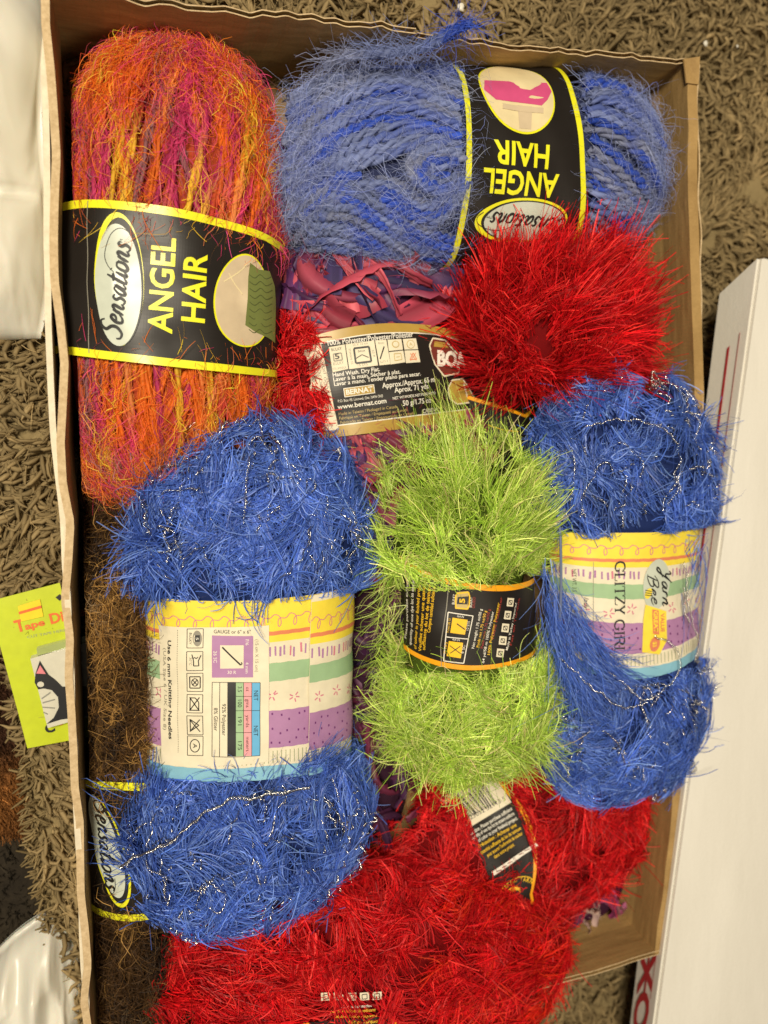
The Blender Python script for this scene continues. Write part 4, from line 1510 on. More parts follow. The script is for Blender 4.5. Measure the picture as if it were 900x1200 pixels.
ps_b, ns_b = px_paths(b2_, [np.asarray(l)[::-1] + np.array([R.uniform(-12, 12), R.uniform(-9, 9)]) for l in lines], -0.0028)
mohair(bag, ps, ns, PAL_BL, ply=0.00165, fuzz=1.7, fw=0.00017, curl=0.0017, lift=0.0030, seglen=0.020, ply_dark=1.0, fbright=1.1, haze=(0.45, (0.42, 0.47, 0.66)), pitch=0.0085, step=0.0014)
mohair(bag, ps_b, ns_b, PAL_BL, ply=0.0016, fuzz=0.8, fw=0.00020, lift=0.0045, seglen=0.020, ply_dark=0.75, haze=(0.4, (0.42, 0.47, 0.66)), pitch=0.0085)  # under layer darkened, painting the shade between the top strands
# loose tail of yarn hanging over the rim of the box
tail = np.vstack([P(380, 78, 0.056), P(400, 68, 0.062), P(430, 63, 0.068), P(470, 60, 0.074), P(503, 52, 0.0775), P(528, 37, 0.0795), P(553, 27, 0.078)])
tl = catmull(tail, 10)
mohair(bag, [tl], [np.tile([0, 0, 1.0], (len(tl), 1))], PAL_BL, ply=0.0017, fuzz=8, fw=0.00020, seglen=0.02, pitch=0.009)
keep(bag.build('yarn_strands', FIB_SOFT), root2)['kind'] = 'stuff'
lb = keep(L2.sheet('label_band', K_BLACK, None), root2)
L = L2
L.band(0.0, 0.045, K_YEL); L.band(0.955, 1.0, K_YEL)
L.oval((606, 108), 48, 55, K_YEL, 2)
L.oval((606, 107.5), 46, 53, K_BEIGE2, 3)
L.poly([(567, 96), (640, 99), (646, 108), (641, 118), (634, 125), (606, 121), (580, 119), (566, 108)], K_PINK, 4)
L.quad([(606, 124), (623, 126), (622, 152), (608, 151)], K_BEIGE, 4)
L.quad([(588, 123), (636, 128), (636, 134), (588, 129)], K_BEIGE, 5)
L.text('ANGEL', (655.3, 205.2), (566, 197.5), 26, K_YEL, 2, bold=0.022)
L.text('HAIR', (643, 171.5), (578.5, 164.2), 26, K_YEL, 2, bold=0.022)
L.oval((611, 258.5), 63, 26.5, K_YEL, 2)
L.oval((613.5, 259), 58, 24.2, K_INK, 3)
L.oval((614, 259.5), 55, 23.2, K_PALE, 4)
L.line([(566, 248), (559, 254), (560, 262), (572, 268), (588, 268), (600, 264)], 0.8, K_INK, 5, smooth=True)
L.strokes(SCRIPT, 'Sensations', (663, 256), (577, 248), 21, K_INK, w=0.115, layer=6, slant=0.28)
L.text('TM', (576, 253), (570, 252), 2.6, K_INK, 6)
L.build('band_print', lb)

# ---------------------------------------------------------------- 3 brown mohair skein, lower left, half hidden
PAL_BR = [(4, (0.060, 0.030, 0.011)), (3, (0.11, 0.056, 0.018)), (1.6, (0.34, 0.19, 0.055)), (4, (0.018, 0.011, 0.007)), (0.8, (0.22, 0.15, 0.08))]
b3_ = Body(166, 915, 92, 330, 60, 0.033, 0.026, p=3.4)
root3 = skein_root('mohair_skein', 'dark brown mohair skein deep in the box beside the striped cream band', b3_, 'mohair skeins with black bands')
keep(b3_.core('yarn_core', (0.02, 0.012, 0.006), None), root3)
L3 = Label(b3_, [(104, 914), (125, 916), (155, 917), (190, 916)], [(106, 1062), (125, 1075), (150, 1079), (195, 1072)], (-1.6, 1.6), grow=1.10)
T, Ph, O = [], [], []
g0, g1 = gap_of(L3, b3_)
for layer in range(2):
    for k in range(15):
        ph0 = np.linspace(-1.5, 1.6, 15)[k]
        u = np.linspace(0, 1, 18)
        T.append(g1 - 0.04 + (0.97 - g1) * u); Ph.append(ph0 + (0.5 - layer) * u + 0.25 * np.sin(u * 7 + k)); O.append(-0.002 + 0.0015 * layer)
        T.append(g0 + 0.04 + (-0.97 - g0) * u); Ph.append(ph0 + (0.5 - layer) * u); O.append(-0.002 + 0.0015 * layer)
ps, ns = tp_paths(b3_, T, Ph, O)
bag = Bag()
mohair(bag, ps, ns, PAL_BR, ply=0.0012, fuzz=3.2, fw=0.00028, curl=0.0034, lift=0.0045, seglen=0.030, step=0.0020, fbright=1.5)
clamp_left(bag)
keep(bag.build('yarn_strands', FIB_SOFT), root3)['kind'] = 'stuff'
lb = keep(L3.sheet('label_band', K_BLACK, None), root3)
L = L3
L.band(0.0, 0.055, K_YEL); L.band(0.95, 1.0, K_YEL)
L.oval((128, 998), 21, 68, K_YEL, 2, rot=0.10)
L.oval((127, 995), 19, 66, K_INK, 3, rot=0.10)
L.oval((124.5, 991), 17.5, 63, K_PALE, 4, rot=0.10)
L.line([(136, 1028), (136, 1042), (129, 1048), (122, 1040)], 0.9, K_INK, 5, smooth=True)
L.strokes(SCRIPT, 'Sensations', (113, 935), (126, 1040), 22, K_INK, w=0.12, layer=6, slant=0.28)
L.build('band_print', lb)

# ---------------------------------------------------------------- fabric ribbon skeins
def wide_ribbons(bag, body, n, width, pal, gap=None, tr=(-0.95, 0.95), phr=(-1.4, 1.4), L=(0.03, 0.07), off=(0.0, 0.006), seed=4, dirn=None, ds=0.5):
    for i in range(n):
        while True:
            t0 = R.uniform(*tr)
            if gap is None or not (gap[0] < t0 < gap[1]):
                break
        ph0 = R.uniform(*phr)
        ln = R.uniform(*L)
        K = 22
        u = np.linspace(-0.5, 0.5, K)
        a0 = (R.uniform(0, PI) if dirn is None else dirn + R.normal() * ds)
        a = a0 + R.normal() * 1.4 * u
        t = np.clip(t0 + np.cumsum(np.sin(a)) / K * ln / body.A, -0.98, 0.98)
        if gap is not None:
            t = np.clip(t, gap[1] - 0.10, 0.98) if t0 > gap[1] else np.clip(t, -0.98, gap[0] + 0.10)
        ph = ph0 + np.cumsum(np.cos(a)) / K * ln / body.B
        o = R.uniform(*off) + 0.003 * np.sin(u * 6 + R.uniform(0, 6))
        if gap is not None:
            near = np.clip(np.maximum(t - gap[1], gap[0] - t) / 0.10, 0, 1)
            o = o * near - 0.0015 * (1 - near)
        pos, nor = body.surf(t, ph, o)
        tan = nrm(np.gradient(pos, axis=0))
        side = np.cross(tan, nor)
        tw = (R.normal() * 0.6 + R.normal() * 1.2 * u) * (1 if gap is None else 0.15 + 0.85 * near)
        sd = side * np.cos(tw)[:, None] + nor * np.sin(tw)[:, None]
        nn = np.cross(sd, tan)
        J = 8
        s = np.linspace(-1, 1, J)
        w = width * R.uniform(0.6, 1.2) * (0.75 + 0.25 * np.sin(u * 9 + R.uniform(0, 6)))
        cr = 0.0012 * np.sin(s * 5 + R.uniform(0, 6))[None] + 0.0007 * R.normal(size=(K, J)) * np.abs(s)[None]
        g = pos[:, None] + sd[:, None] * (s[None, :] * w[:, None] * 0.5)[..., None] + nn[:, None] * (cr + 0.0008 * (1 - s ** 2)[None] + 0.0006 * np.sin(u * 60 + R.uniform(0, 6))[:, None] * s[None] ** 2)[..., None]
        g = g + nor[:, None] * (0.0006 * np.sin(s * 14)[None, :, None])
        c1, c2 = pick_cols(2, pal, 0.15)
        m = np.clip((u + 0.5 + 0.25 * R.normal()) * 1.0, 0, 1)[:, None, None]
        col = c1 * (1 - m) + c2 * m
        col = np.clip(col * (1 + 0.25 * np.sin(s * 17 + i)[None, :, None]), 0, 1)
        col[:, [0, -1]] *= 1.5
        idx = np.arange(K * J).reshape(K, J)
        f = np.stack([idx[:-1, :-1], idx[:-1, 1:], idx[1:, 1:], idx[1:, :-1]], -1).reshape(-1, 4)
        bag.add(g.reshape(-1, 3), f, np.clip(col, 0, 1).reshape(-1, 3))
        # frayed edge threads
        m_ = 10
        j = R.integers(1, K - 1, m_)
        e = g[j, R.choice([0, J - 1], m_)]
        ss = np.linspace(0, 1, 5)[None, :, None]
        bag.ribbons(e[:, None] + tan[j][:, None] * ss * R.uniform(-0.01, 0.01, (m_, 1, 1)) + R.normal(size=(m_, 1, 3)) * ss ** 2 * 0.004,
                    np.full(m_, 0.0003), np.clip(np.tile(c1 * 1.3, (m_, 1)), 0, 1))


PAL_PU = [(3.5, (0.38, 0.050, 0.085)), (2, (0.09, 0.024, 0.10)), (2.5, (0.22, 0.034, 0.075)), (2.0, (0.56, 0.10, 0.13)), (2.5, (0.045, 0.032, 0.10))]
b4_ = Body(456, 490, 101, 200, 107, 0.028, 0.026, p=3.0)
root4 = skein_root('ribbon_skein', 'plum and rose fabric ribbon skein with a black and gold band, under the blue skein', b4_)
keep(b4_.core('yarn_core', (0.05, 0.012, 0.035), None), root4)
L4 = Label(b4_, [(357, 398), (383, 388), (433, 381), (487, 380), (513, 383), (540, 392)],
           [(386, 512), (420, 510), (450, 505.5), (513, 496), (545, 491.5), (562, 489)], (-1.45, 1.7), grow=1.06)
g4 = gap_of(L4, b4_)
bag = Bag()
wide_ribbons(bag, b4_, 100, 0.018, PAL_PU, gap=g4, dirn=2.2, ds=0.5, L=(0.07, 0.13))
wide_ribbons(bag, b4_, 44, 0.021, PAL_PU, gap=g4, dirn=2.5, ds=0.35, L=(0.07, 0.13), tr=(g4[1] - 0.02, g4[1] + 0.30))
wide_ribbons(bag, b4_, 40, 0.013, PAL_PU, gap=g4, dirn=2.4, ds=0.5, L=(0.05, 0.10), tr=(g4[0] - 0.22, g4[0] + 0.02))
wide_ribbons(bag, b4_, 40, 0.0060, PAL_PU, gap=g4, off=(0.002, 0.006), L=(0.04, 0.08), dirn=1.2, ds=0.9)
keep(bag.build('ribbon_strands', FIB_SATIN), root4)['kind'] = 'stuff'
lb = keep(L4.sheet('label_band', K_BLACK, None), root4)
L = L4
s74 = lambda x, y: (350 + x / 7.5, 375 + y / 7.5)
s75 = lambda x, y: (450 + x / 7.5, 375 + y / 7.5)
L.band(0.0, 0.085, K_GOLD); L.band(0.895, 1.0, K_GOLD)
L.band(0.085, 0.095, K_WHITE); L.band(0.885, 0.895, K_WHITE)
xw = L.q([(380, 400)])[0, 0]
L.band(0.09, 0.93, K_CREAM, 2, X0=L.X0, X1=L.q([(384, 440)])[0, 0])
for q_, p0, p1, h in (('0 57355 50267 4', (363, 418), (372, 482), 4.5), ('DOO DOO DOO', (371, 424), (378, 470), 3.5),
                      ('000 000 000', (377, 424), (384, 474), 3.2), ('DMD UCHVU DOO', (382.5, 436), (387, 482), 2.6)):
    L.text(q_, p0, p1, h, K_GREY, 3)
T_ = L.text
T_('100% Polyester/Polyester/Poliéster', s74(258, 225), s75(253, 148), 6.0, K_WHITE, 3, 0.012)
for c in ([(265, 240), (405, 215), (435, 430), (300, 460)], [(412, 214), (660, 182), (692, 400), (445, 432)], [(668, 182), (765, 175), (800, 390), (705, 400)]):
    L.quad([s74(*p) for p in c], K_CREAM, 3)
for c in ([(25, 175), (148, 168), (160, 262), (36, 275)], [(37, 285), (162, 270), (182, 372), (52, 392)], [(160, 168), (275, 162), (295, 258), (172, 262)], [(172, 270), (297, 266), (318, 370), (188, 380)]):
    L.quad([s75(*p) for p in c], K_CREAM, 3)
L.oval(s75(95, 215), 4.5, 4, K_GOLDINK, 4); L.oval(s75(95, 215), 3.4, 3, K_CREAM, 5)
L.oval(s75(228, 215), 5.2, 5, K_GOLDINK, 4); L.oval(s75(228, 215), 4.4, 4.2, K_CREAM, 5); T_('A', s75(215, 232), s75(243, 228), 4, K_GOLDINK, 6)
L.line([s75(80, 300), s75(140, 295), s75(150, 350), s75(88, 360)], 0.8, K_GOLDINK, 4, closed=True); L.line([s75(100, 328), s75(130, 325)], 0.8, K_GOLDINK, 4)
L.line([s75(222, 350), s75(250, 290), s75(285, 345)], 1.0, K_LRED, 4, closed=True); L.line([s75(225, 295), s75(280, 355)], 0.8, K_LRED, 4); L.line([s75(275, 290), s75(228, 358)], 0.8, K_LRED, 4)
T_('BULKY', s74(290, 275), s74(380, 262), 3.2, K_INK, 4); T_('5', s74(322, 345), s74(362, 338), 6, K_INK, 5, 0.02); T_('BULKY', s74(305, 398), s74(398, 384), 3.2, K_GREY, 4); T_('VOLUMINEUX', s74(302, 440), s74(420, 425), 2.4, K_GREY, 4)
L.line([s74(305, 300), s74(375, 290), s74(385, 350), s74(312, 362)], 1.4, K_GREY, 4, closed=True)
L.line([s74(485, 250), s74(615, 235), s74(635, 365), s74(502, 380)], 2.2, K_INK, 4, closed=True)
L.line([s74(500, 340), s74(555, 305), s74(612, 330)], 0.9, K_INK, 5); T_('5mm', s74(520, 285), s74(580, 278), 2.4, K_INK, 5)
T_('10 X 10 cm', s74(478, 230), s74(605, 212), 2.4, K_GREY, 4); T_('15 STS', s74(520, 410), s74(605, 398), 2.8, K_GREY, 4)
T_('22 RANGS', s74(480, 390), s74(455, 250), 2.4, K_GREY, 4); T_('22 R', s74(640, 265), s74(655, 330), 2.4, K_GREY, 4)
L.line([s74(710, 345), s74(745, 235)], 1.5, K_INK, 4); T_('8mm', s74(695, 215), s74(745, 210), 2.4, K_GREY, 4); T_('L/11', s74(715, 378), s74(775, 370), 2.4, K_GREY, 4)
T_('Hand Wash. Dry Flat.', s74(303, 500), s74(710, 448), 4.6, K_WHITE, 3, 0.012)
T_('Laver à la main. Sécher à plat.', s74(308, 540), s75(140, 470), 4.6, K_WHITE, 3, 0.012)
T_('Lavar a mano. Tender plano para secar.', s74(315, 580), s75(320, 488), 4.6, K_WHITE, 3, 0.012)
L.quad([s74(392, 600), s74(660, 565), s74(672, 642), s74(404, 680)], K_WHITE, 3)
L.quad([s74(399, 606), s74(654, 572), s74(665, 636), s74(411, 672)], K_GOLD, 4)
T_('BERNAT', s74(418, 657), s74(652, 625), 5.6, K_WHITE, 5, 0.03)
T_('P.O. Box 40, Listowel, Ont. N4W 3H3', s74(348, 725), s74(740, 678), 3.2, K_WHITE, 3)
T_('www.bernat.com', s74(345, 785), s74(770, 728), 5.4, K_WHITE, 3, 0.015)
T_('Made in Taiwan / Packaged in Canada', s74(355, 838), s74(865, 772), 3.4, K_GOLDINK, 3)
T_('Fabriqué en Taiwan / Empaqueté au Canada', s74(360, 876), s75(205, 800), 3.4, K_GOLDINK, 3)
T_('Fabricado en Taiwan / Empaquetado en Canadá', s74(370, 914), s75(260, 830), 3.4, K_GOLDINK, 3)
T_('Approx./Approx. 65 m', s74(735, 600), s75(440, 543), 6.0, K_WHITE, 3, 0.012)
T_('Aprox. 71 yds', s75(90, 640), s75(385, 603), 6.0, K_WHITE, 3, 0.012)
T_('NET WT/POIDS NET/PESO NETO', s75(75, 700), s75(450, 652), 3.0, K_WHITE, 3, 0.01)
T_('50 g/1.75 oz', s75(160, 755), s75(410, 725), 6.0, K_WHITE, 3, 0.012)
T_('CADENA', s75(335, 820), s75(470, 800), 4.6, K_WHITE, 3, 0.01)
hx = [s75(*p) for p in [(395, 225), (420, 162), (530, 180), (590, 255), (655, 330), (640, 470), (520, 495), (445, 390)]]
L.poly(hx, K_MAROON, 2); L.line(hx, 1.8, K_CREAM, 3, closed=True)
hx2 = [s75(*p) for p in [(435, 190), (520, 200), (560, 250), (430, 235)]]
L.poly(hx2, K_GOLD, 4)
T_('BOA', s75(462, 398), s75(700, 420), 17, K_WHITE, 5, 0.05)
hx = [s75(*p) for p in [(560, 600), (590, 530), (680, 520), (730, 590), (790, 720), (640, 740), (575, 690)]]
L.poly(hx, K_GOLD, 2); L.line(hx, 1.6, K_CREAM, 3, closed=True)
L.line([s75(690, 560), s75(705, 620), s75(720, 680)], 2.0, K_CREAM, 4)
L.build('band_print', lb)

# plum ribbon skein low down at the lower right
b5_ = Body(690, 1010, 60, 85, 55, 0.020, 0.018)
root5 = skein_root('ribbon_skein', 'second plum ribbon skein, only a few loops showing beneath the barcode skein', b5_)
keep(b5_.core('yarn_core', (0.05, 0.012, 0.035), None), root5)
bag = Bag()
wide_ribbons(bag, b5_, 50, 0.008, [(3, (0.22, 0.03, 0.10)), (2, (0.12, 0.03, 0.09)), (1, (0.50, 0.36, 0.30))])
keep(bag.build('ribbon_strands', FIB_SATIN), root5)['kind'] = 'stuff'

# added dark filler, ribbon wound, painting the shade between the two front skeins
gap_fill = Body(443, 800, 88, 200, 52, 0.020, 0.018)
gap_fill_root = skein_root('ribbon_skein', 'added dark plum ribbon filler that paints the shade in the gap left of the lime skein', gap_fill)
keep(gap_fill.core('yarn_core', (0.03, 0.010, 0.022), None), gap_fill_root)
bag = Bag()
wide_ribbons(bag, gap_fill, 60, 0.012, [(3, (0.13, 0.02, 0.05)), (3, (0.05, 0.015, 0.05)), (2, (0.03, 0.02, 0.05))], L=(0.04, 0.08))
keep(bag.build('ribbon_strands', FIB_SATIN), gap_fill_root)['kind'] = 'stuff'

# ---------------------------------------------------------------- eyelash skeins
PAL_R = [(5, (0.66, 0.009, 0.014)), (3.5, (0.42, 0.005, 0.009)), (2, (0.85, 0.035, 0.028))]
PAL_RO = [(4, (0.62, 0.010, 0.012)), (3, (0.74, 0.028, 0.010)), (1.5, (0.82, 0.055, 0.018))]
PAL_B = [(5, (0.080, 0.170, 0.60)), (3, (0.050, 0.110, 0.45)), (2.5, (0.18, 0.30, 0.74))]
PAL_G = [(5, (0.50, 0.68, 0.10)), (3, (0.34, 0.54, 0.06)), (3, (0.72, 0.84, 0.24)), (0.5, (0.66, 0.52, 0.26))]

# red skein glimpsed between the orange skein and the ribbon skein
b6_ = Body(345, 445, 95, 75, 34, 0.027, 0.023)
root6 = skein_root('eyelash_skein', 'red eyelash skein barely showing between the orange and the plum skeins', b6_, 'red eyelash skeins')
keep(b6_.core('yarn_core', (0.14, 0.003, 0.004), None, shrink=0.88), root6)
bag = Bag()
fur(bag, b6_, 210, 24, 0.022, 0.00045, PAL_R, out=0.6, flow=0.3, axial=0.5, seed=31, spread=0.25)
keep(bag.build('eyelash_fibres', FIB_SILK), root6)['kind'] = 'stuff'

# upper right red skein, end on, bristling like an urchin
b7_ = Body(642, 384, 84, 86, 92, 0.046, 0.034, p=2.2)
root7 = skein_root('eyelash_skein', 'bright red eyelash skein bristling outward below the upside-down band', b7_, 'red eyelash skeins')
keep(b7_.core('yarn_core', (0.14, 0.003, 0.004), None, shrink=0.88), root7)
bag = Bag()
fur(bag, b7_, 230, 38, 0.040, 0.00050, PAL_R, out=0.30, flow=0.35, radial=1.1, centre=(606, 455), spread=0.15, droop=0.06, curl=0.22, scale=60, seed=41, mat=0.25, mh=(-0.001, 0.008), phr=(-2.0, 2.0), jit=0.004, K_bend=0.25)
fur(bag, b7_, 60, 30, 0.026, 0.00046, PAL_R, out=0.5, flow=0.7, radial=0.3, spread=0.22, seed=42, mat=0.3, tr=(-0.8, 0.3), phr=(-1.2, 1.2))
# thin wisps of the upper lashes lying over the blue band
tt, pp = b7_.cast(np.linspace(575, 690, 26), np.full(26, 330) + R.uniform(-8, 8, 26))
fur(bag, b7_, 0, 14, 0.034, 0.00038, PAL_R, out=0.55, flow=0.0, radial=1.0, centre=(640, 430), spread=0.16, droop=0.0, seed=43, mat=0.0, tvals=tt, pvals=pp, rootoff=0.002)
keep(bag.build('eyelash_fibres', FIB_SILK), root7)['kind'] = 'stuff'
b7l = Body(580, 520, 110, 62, 48, 0.028, 0.024, p=3)
L7 = Label(b7l, [(553, 462), (566, 470), (582, 477), (606, 481)], [(560, 540), (590, 550), (615, 552), (630, 550)], (-1.5, 1.5), deg=1)
lb = keep(L7.sheet('label_band', K_BLACK, None), root7)
L7.band(0.0, 0.06, K_ORANGE)
L7.line([(572, 498), (590, 504), (606, 506)], 1.0, K_YEL2, 2)
L7.build('band_print', lb)

# ---------------------------------------------------------------- blue skein, left, on top
b8_ = Body(294, 797, 89.5, 292, 146, 0.052, 0.037, p=2.9, pinch=(0.225, 0.0, 0.43), flare=0.07)
root8 = skein_root('eyelash_skein', 'large blue and silver eyelash skein with care symbols on its cream band', b8_, 'blue eyelash skeins')
keep(b8_.core('yarn_core', (0.012, 0.024, 0.10), None), root8)
L8 = Label(b8_, [(182, 699), (228, 703), (285, 704.5), (330, 701), (361, 697), (400, 689)],
           [(187, 907), (207, 914), (257, 919), (332, 910), (372, 902), (413, 887)], (-1.62, 1.60), rb=(b8_.B * 0.808, 0.0322), deg=2)
g8 = gap_of(L8, b8_, 0.0)
bag = Bag()
collar(bag, b8_, g8, PAL_B, 0.00044, phr=(-1.9, 1.9))
fur(bag, b8_, 250, 44, 0.030, 0.00046, PAL_B, gap=g8, out=0.12, flow=1.0, axial=0.15, spread=0.22, droop=0.0, curl=0.95, seed=51, scale=95, phr=(-1.9, 1.9), jit=0.0032)
fur(bag, b8_, 90, 36, 0.028, 0.00044, PAL_B, gap=g8, out=0.2, flow=0.7, radial=0.45, spread=0.20, droop=0.05, curl=0.8, mat=0.6, seed=52, scale=80, phr=(-2.1, 2.1))
fur(bag, b8_, 40, 26, 0.022, 0.00046, PAL_B, out=0.3, flow=0.35, radial=1.0, axial=0.2, spread=0.14, droop=0.15, seed=53, tr=(0.35, 0.99), phr=(-2.0, 2.0), gap=(-0.9, 0.36))
# wisps over the band edges
for (xs, y0, cy_, n_) in ((np.linspace(268, 305, 4), 702, 600, 5), (np.linspace(255, 320, 8), 912, 1000, 6), (np.linspace(350, 400, 12), 902, 1050, 22)):
    tt, pp = b8_.cast(xs, np.full(len(xs), y0))
    fur(bag, b8_, 0, n_, 0.020 if n_ < 20 else 0.022, 0.00040, PAL_B, out=0.30, flow=0.25, radial=0.9, centre=(300 if n_ < 20 else 330, cy_), spread=0.25, droop=0.15, curl=0.5, seed=54, mat=0.0, tvals=tt, pvals=pp, rootoff=0.003)
# the tuft reaching left over the dark brown skein
for (x, y, cx_, cy_, n_) in ((160, 640, 260, 660, 26), (152, 628, 260, 640, 20), (165, 680, 260, 640, 14), (130, 985, 230, 960, 22), (135, 1020, 230, 985, 20), (140, 1000, 200, 985, 16), (160, 940, 230, 1010, 22)):
    tt, pp = b8_.cast([x + 22, x + 26, x + 24], [y, y + 4, y - 5])
    fur(bag, b8_, 0, n_, 0.028, 0.00046, PAL_B, out=0.15, flow=0.05, radial=1.2, centre=(cx_, cy_), spread=0.17, droop=0.05, seed=55, mat=0.0, tvals=tt, pvals=pp)
keep(bag.build('eyelash_fibres', FIB_GLOSS), root8)['kind'] = 'stuff'
keep(glitter(b8_, 120, None, gap=(g8[0] - 0.02, g8[1] + 0.02)), root8)
tl = catmull(P(np.array([140, 165, 200, 240, 275, 320, 360]), np.array([1014, 1000, 985, 955, 940, 933, 925]), np.array([.080, .086, .090, .092, .092, .091, .088])), 30)
bag = Bag()
tl = resample(tl, 240)
tl = tl + vnoise(tl, 380, 9) * 0.0007 + vnoise(tl, 120, 10) * 0.0014
for k in range(3):
    w = np.arange(240) * 0.55 + k * 2.1
    bag.tubes((tl + np.stack([np.cos(w) * 0.3, np.cos(w) * 0.8, np.sin(w) * 0.8], -1) * 0.0008 * (1 + 0.4 * np.sin(np.arange(240) * 0.13))[:, None])[None], 0.00026, np.array([0.8, 0.78, 0.7]), sides=4)
keep(bag.build('silver_braid', METAL), root8)['kind'] = 'stuff'

lb = keep(L8.sheet('label_band', K_CREAM, None), root8)


def glitz_bands(L, X0, X1, dv=0.0, base=1, panel=None, lift=0.0, nsq=12, seed=0):
    rr = np.random.default_rng(seed)
    L.band(max(0, dv), 0.235 + dv, K_LYEL, base, X0, X1, lift=lift)
    L.band(0.175 + dv, 0.197 + dv, K_LRED, base + 1, X0, X1, wob=0.0012, lift=lift)
    L.band(0.350 + dv, 0.450 + dv, K_LGRN, base, X0, X1, wob=0.0016, lift=lift)
    L.band(0.615 + dv, 0.825 + dv, K_LPUR, base, X0, X1, wob=0.0016, lift=lift)
    L.band(0.925 + dv * 0.3, 1.0, K_LBLU, base, X0, X1, wob=0.0012, lift=lift)
    # looping pink squiggle
    W_ = X1 - X0
    n = max(2, int(round(W_ / (L.k * 19))))
    pts = []
    for i in range(n):
        for (a, b) in ((0, .105), (.30, .085), (.62, .10), (.70, .135), (.56, .150), (.50, .130), (.62, .105)):
            pts.append(L.at(X0 + W_ * (i + a) / n, b + dv + rr.normal() * 0.002))
    L.line(np.array(pts), 0.9, K_LPNK, base + 2, px=False, smooth=True, lift=lift)
    n = int(W_ / (L.k * 6.5))
    for i in range(n):
        x = X0 + W_ * (i + 0.5) / n + rr.normal() * L.k
        v0 = 0.262 + dv + rr.normal() * 0.004
        L.line(np.array([L.at(x, v0), L.at(x + rr.normal() * L.k * 0.7, v0 + 0.052)]), 1.8 + rr.random() * .8, K_LPUR if rr.random() < .7 else K_LPNK, base + 1, px=False, lift=lift)
    n = max(1, int(round(W_ / (L.k * 27))))
    for i in range(n):
        c = L.at(X0 + W_ * (i + 0.5) / n, 0.535 + dv + rr.normal() * 0.012)
        for k in range(5):
            a = k * 2 * PI / 5 + rr.normal() * 0.2
            d = np.array([math.cos(a), math.sin(a)]) * L.k
            L.line(np.array([c + d * 2.2, c + d * 6.8]), 1.5, K_LPNK, base + 1, px=False, lift=lift)
    n = int(W_ / (L.k * 5.2))
    for i in range(n):
        x = X0 + W_ * (i + 0.5) / n
        L.line(np.array([L.at(x, 0.842 + dv * .6), L.at(x, 0.912 + dv * .4)]), 0.9, K_OLIVE, base + 1, px=False, lift=lift)
    n = int(W_ / (L.k * 11))
    for i in range(n):
        for j in range(3):
            c = L.at(X0 + W_ * (i + 0.25 + 0.5 * rr.random()) / n, 0.65 + 0.065 * j + dv + rr.normal() * 0.012)
            L.line(np.array([c, c + np.array([0.3, -2.6]) * L.k]), 2.0, K_SEED, base + 1, px=False, lift=lift)


L = L8
Xs = L.q([(361, 800)])[0, 0]
glitz_bands(L, L.X0, L.X1, seed=1)
s7 = lambda x, y: (180 + x / 6.0, 700 + y / 6.0)
L.quad([(188, 732), (314.5, 732), (314.5, 892), (191, 892)], K_CREAM, 5)
T_ = L.text
T_('Use 6 mm Knitting Needles', s7(110, 297), s7(115, 992), 4.6, K_INK, 7, 0.02)
T_('(USA Size 6 / UK Size 8)', s7(80, 352), s7(82, 925), 3.8, K_GREY, 7)
for k in range(70):
    y = 225 + k * 12.4
    L.line([s7(178, y), s7(178, y + 5)], 0.7, K_INK, 7)
bx = [(218, 350), (375, 508), (527, 655), (677, 803), (825, 960), (970, 1105)]
for (a, b_) in bx:
    L.line([s7(243, a), s7(352, a), s7(352, b_), s7(243, b_)], 0.7, K_INK, 7, closed=True)
L.oval(s7(312, 285), 5.2, 9.0, K_GREY, 7); L.quad([s7(290, 262), s7(330, 262), s7(330, 308), s7(290, 308)], K_INK, 8)
L.line([s7(296, 262), s7(292, 275), s7(292, 295), s7(296, 308)], 1.0, K_CREAM, 9); T_('5', s7(304, 277), s7(304, 294), 3, K_WHITE, 9)
T_('BULKY', s7(258, 245), s7(258, 325), 2.8, K_INK, 7)
L.line([s7(278, 395), s7(290, 440), s7(290, 475), s7(325, 475), s7(322, 440), s7(340, 400)], 1.1, K_INK, 7)
L.line([s7(285, 425), s7(297, 415), s7(308, 425), s7(320, 412)], 0.9, K_INK, 7); T_('30°C', s7(262, 415), s7(262, 470), 2.6, K_GREY, 7)
L.line([s7(262, 552), s7(333, 552), s7(333, 632), s7(262, 632)], 1.2, K_INK, 7, closed=True)
a_ = np.linspace(0, 2 * PI, 18, endpoint=False)
L.line([s7(297 + 22 * math.cos(t), 592 + 26 * math.sin(t)) for t in a_], 1.0, K_INK, 7, closed=True)
L.line([s7(280, 572), s7(315, 612)], 1.0, K_INK, 8); L.line([s7(315, 572), s7(280, 612)], 1.0, K_INK, 8)
L.line([s7(265, 700), s7(265, 785), s7(325, 785), s7(325, 730), s7(300, 700)], 1.1, K_INK, 7, closed=True)
L.line([s7(262, 695), s7(330, 788)], 1.1, K_INK, 8); L.line([s7(330, 695), s7(262, 788)], 1.1, K_INK, 8)
L.line([s7(265, 850), s7(265, 935), s7(325, 892)], 1.1, K_INK, 7, closed=True)
L.line([s7(262, 850), s7(332, 938)], 1.0, K_INK, 8); L.line([s7(332, 850), s7(262, 938)], 1.0, K_INK, 8)
L.line([s7(295 + 34 * math.cos(t), 1038 + 44 * math.sin(t)) for t in a_], 1.0, K_INK, 7, closed=True)
T_('A', s7(282, 1022), s7(282, 1054), 5, K_INK, 8)
T_('GAUGE or 6" x 6"', s7(425, 250), s7(680, 248), 4.2, K_INK, 7)
L.quad([s7(413, 265), s7(697, 265), s7(697, 557), s7(413, 560)], K_LPUR, 7)
L.quad([s7(470, 332), s7(632, 330), s7(632, 495), s7(470, 497)], K_CREAM, 8)
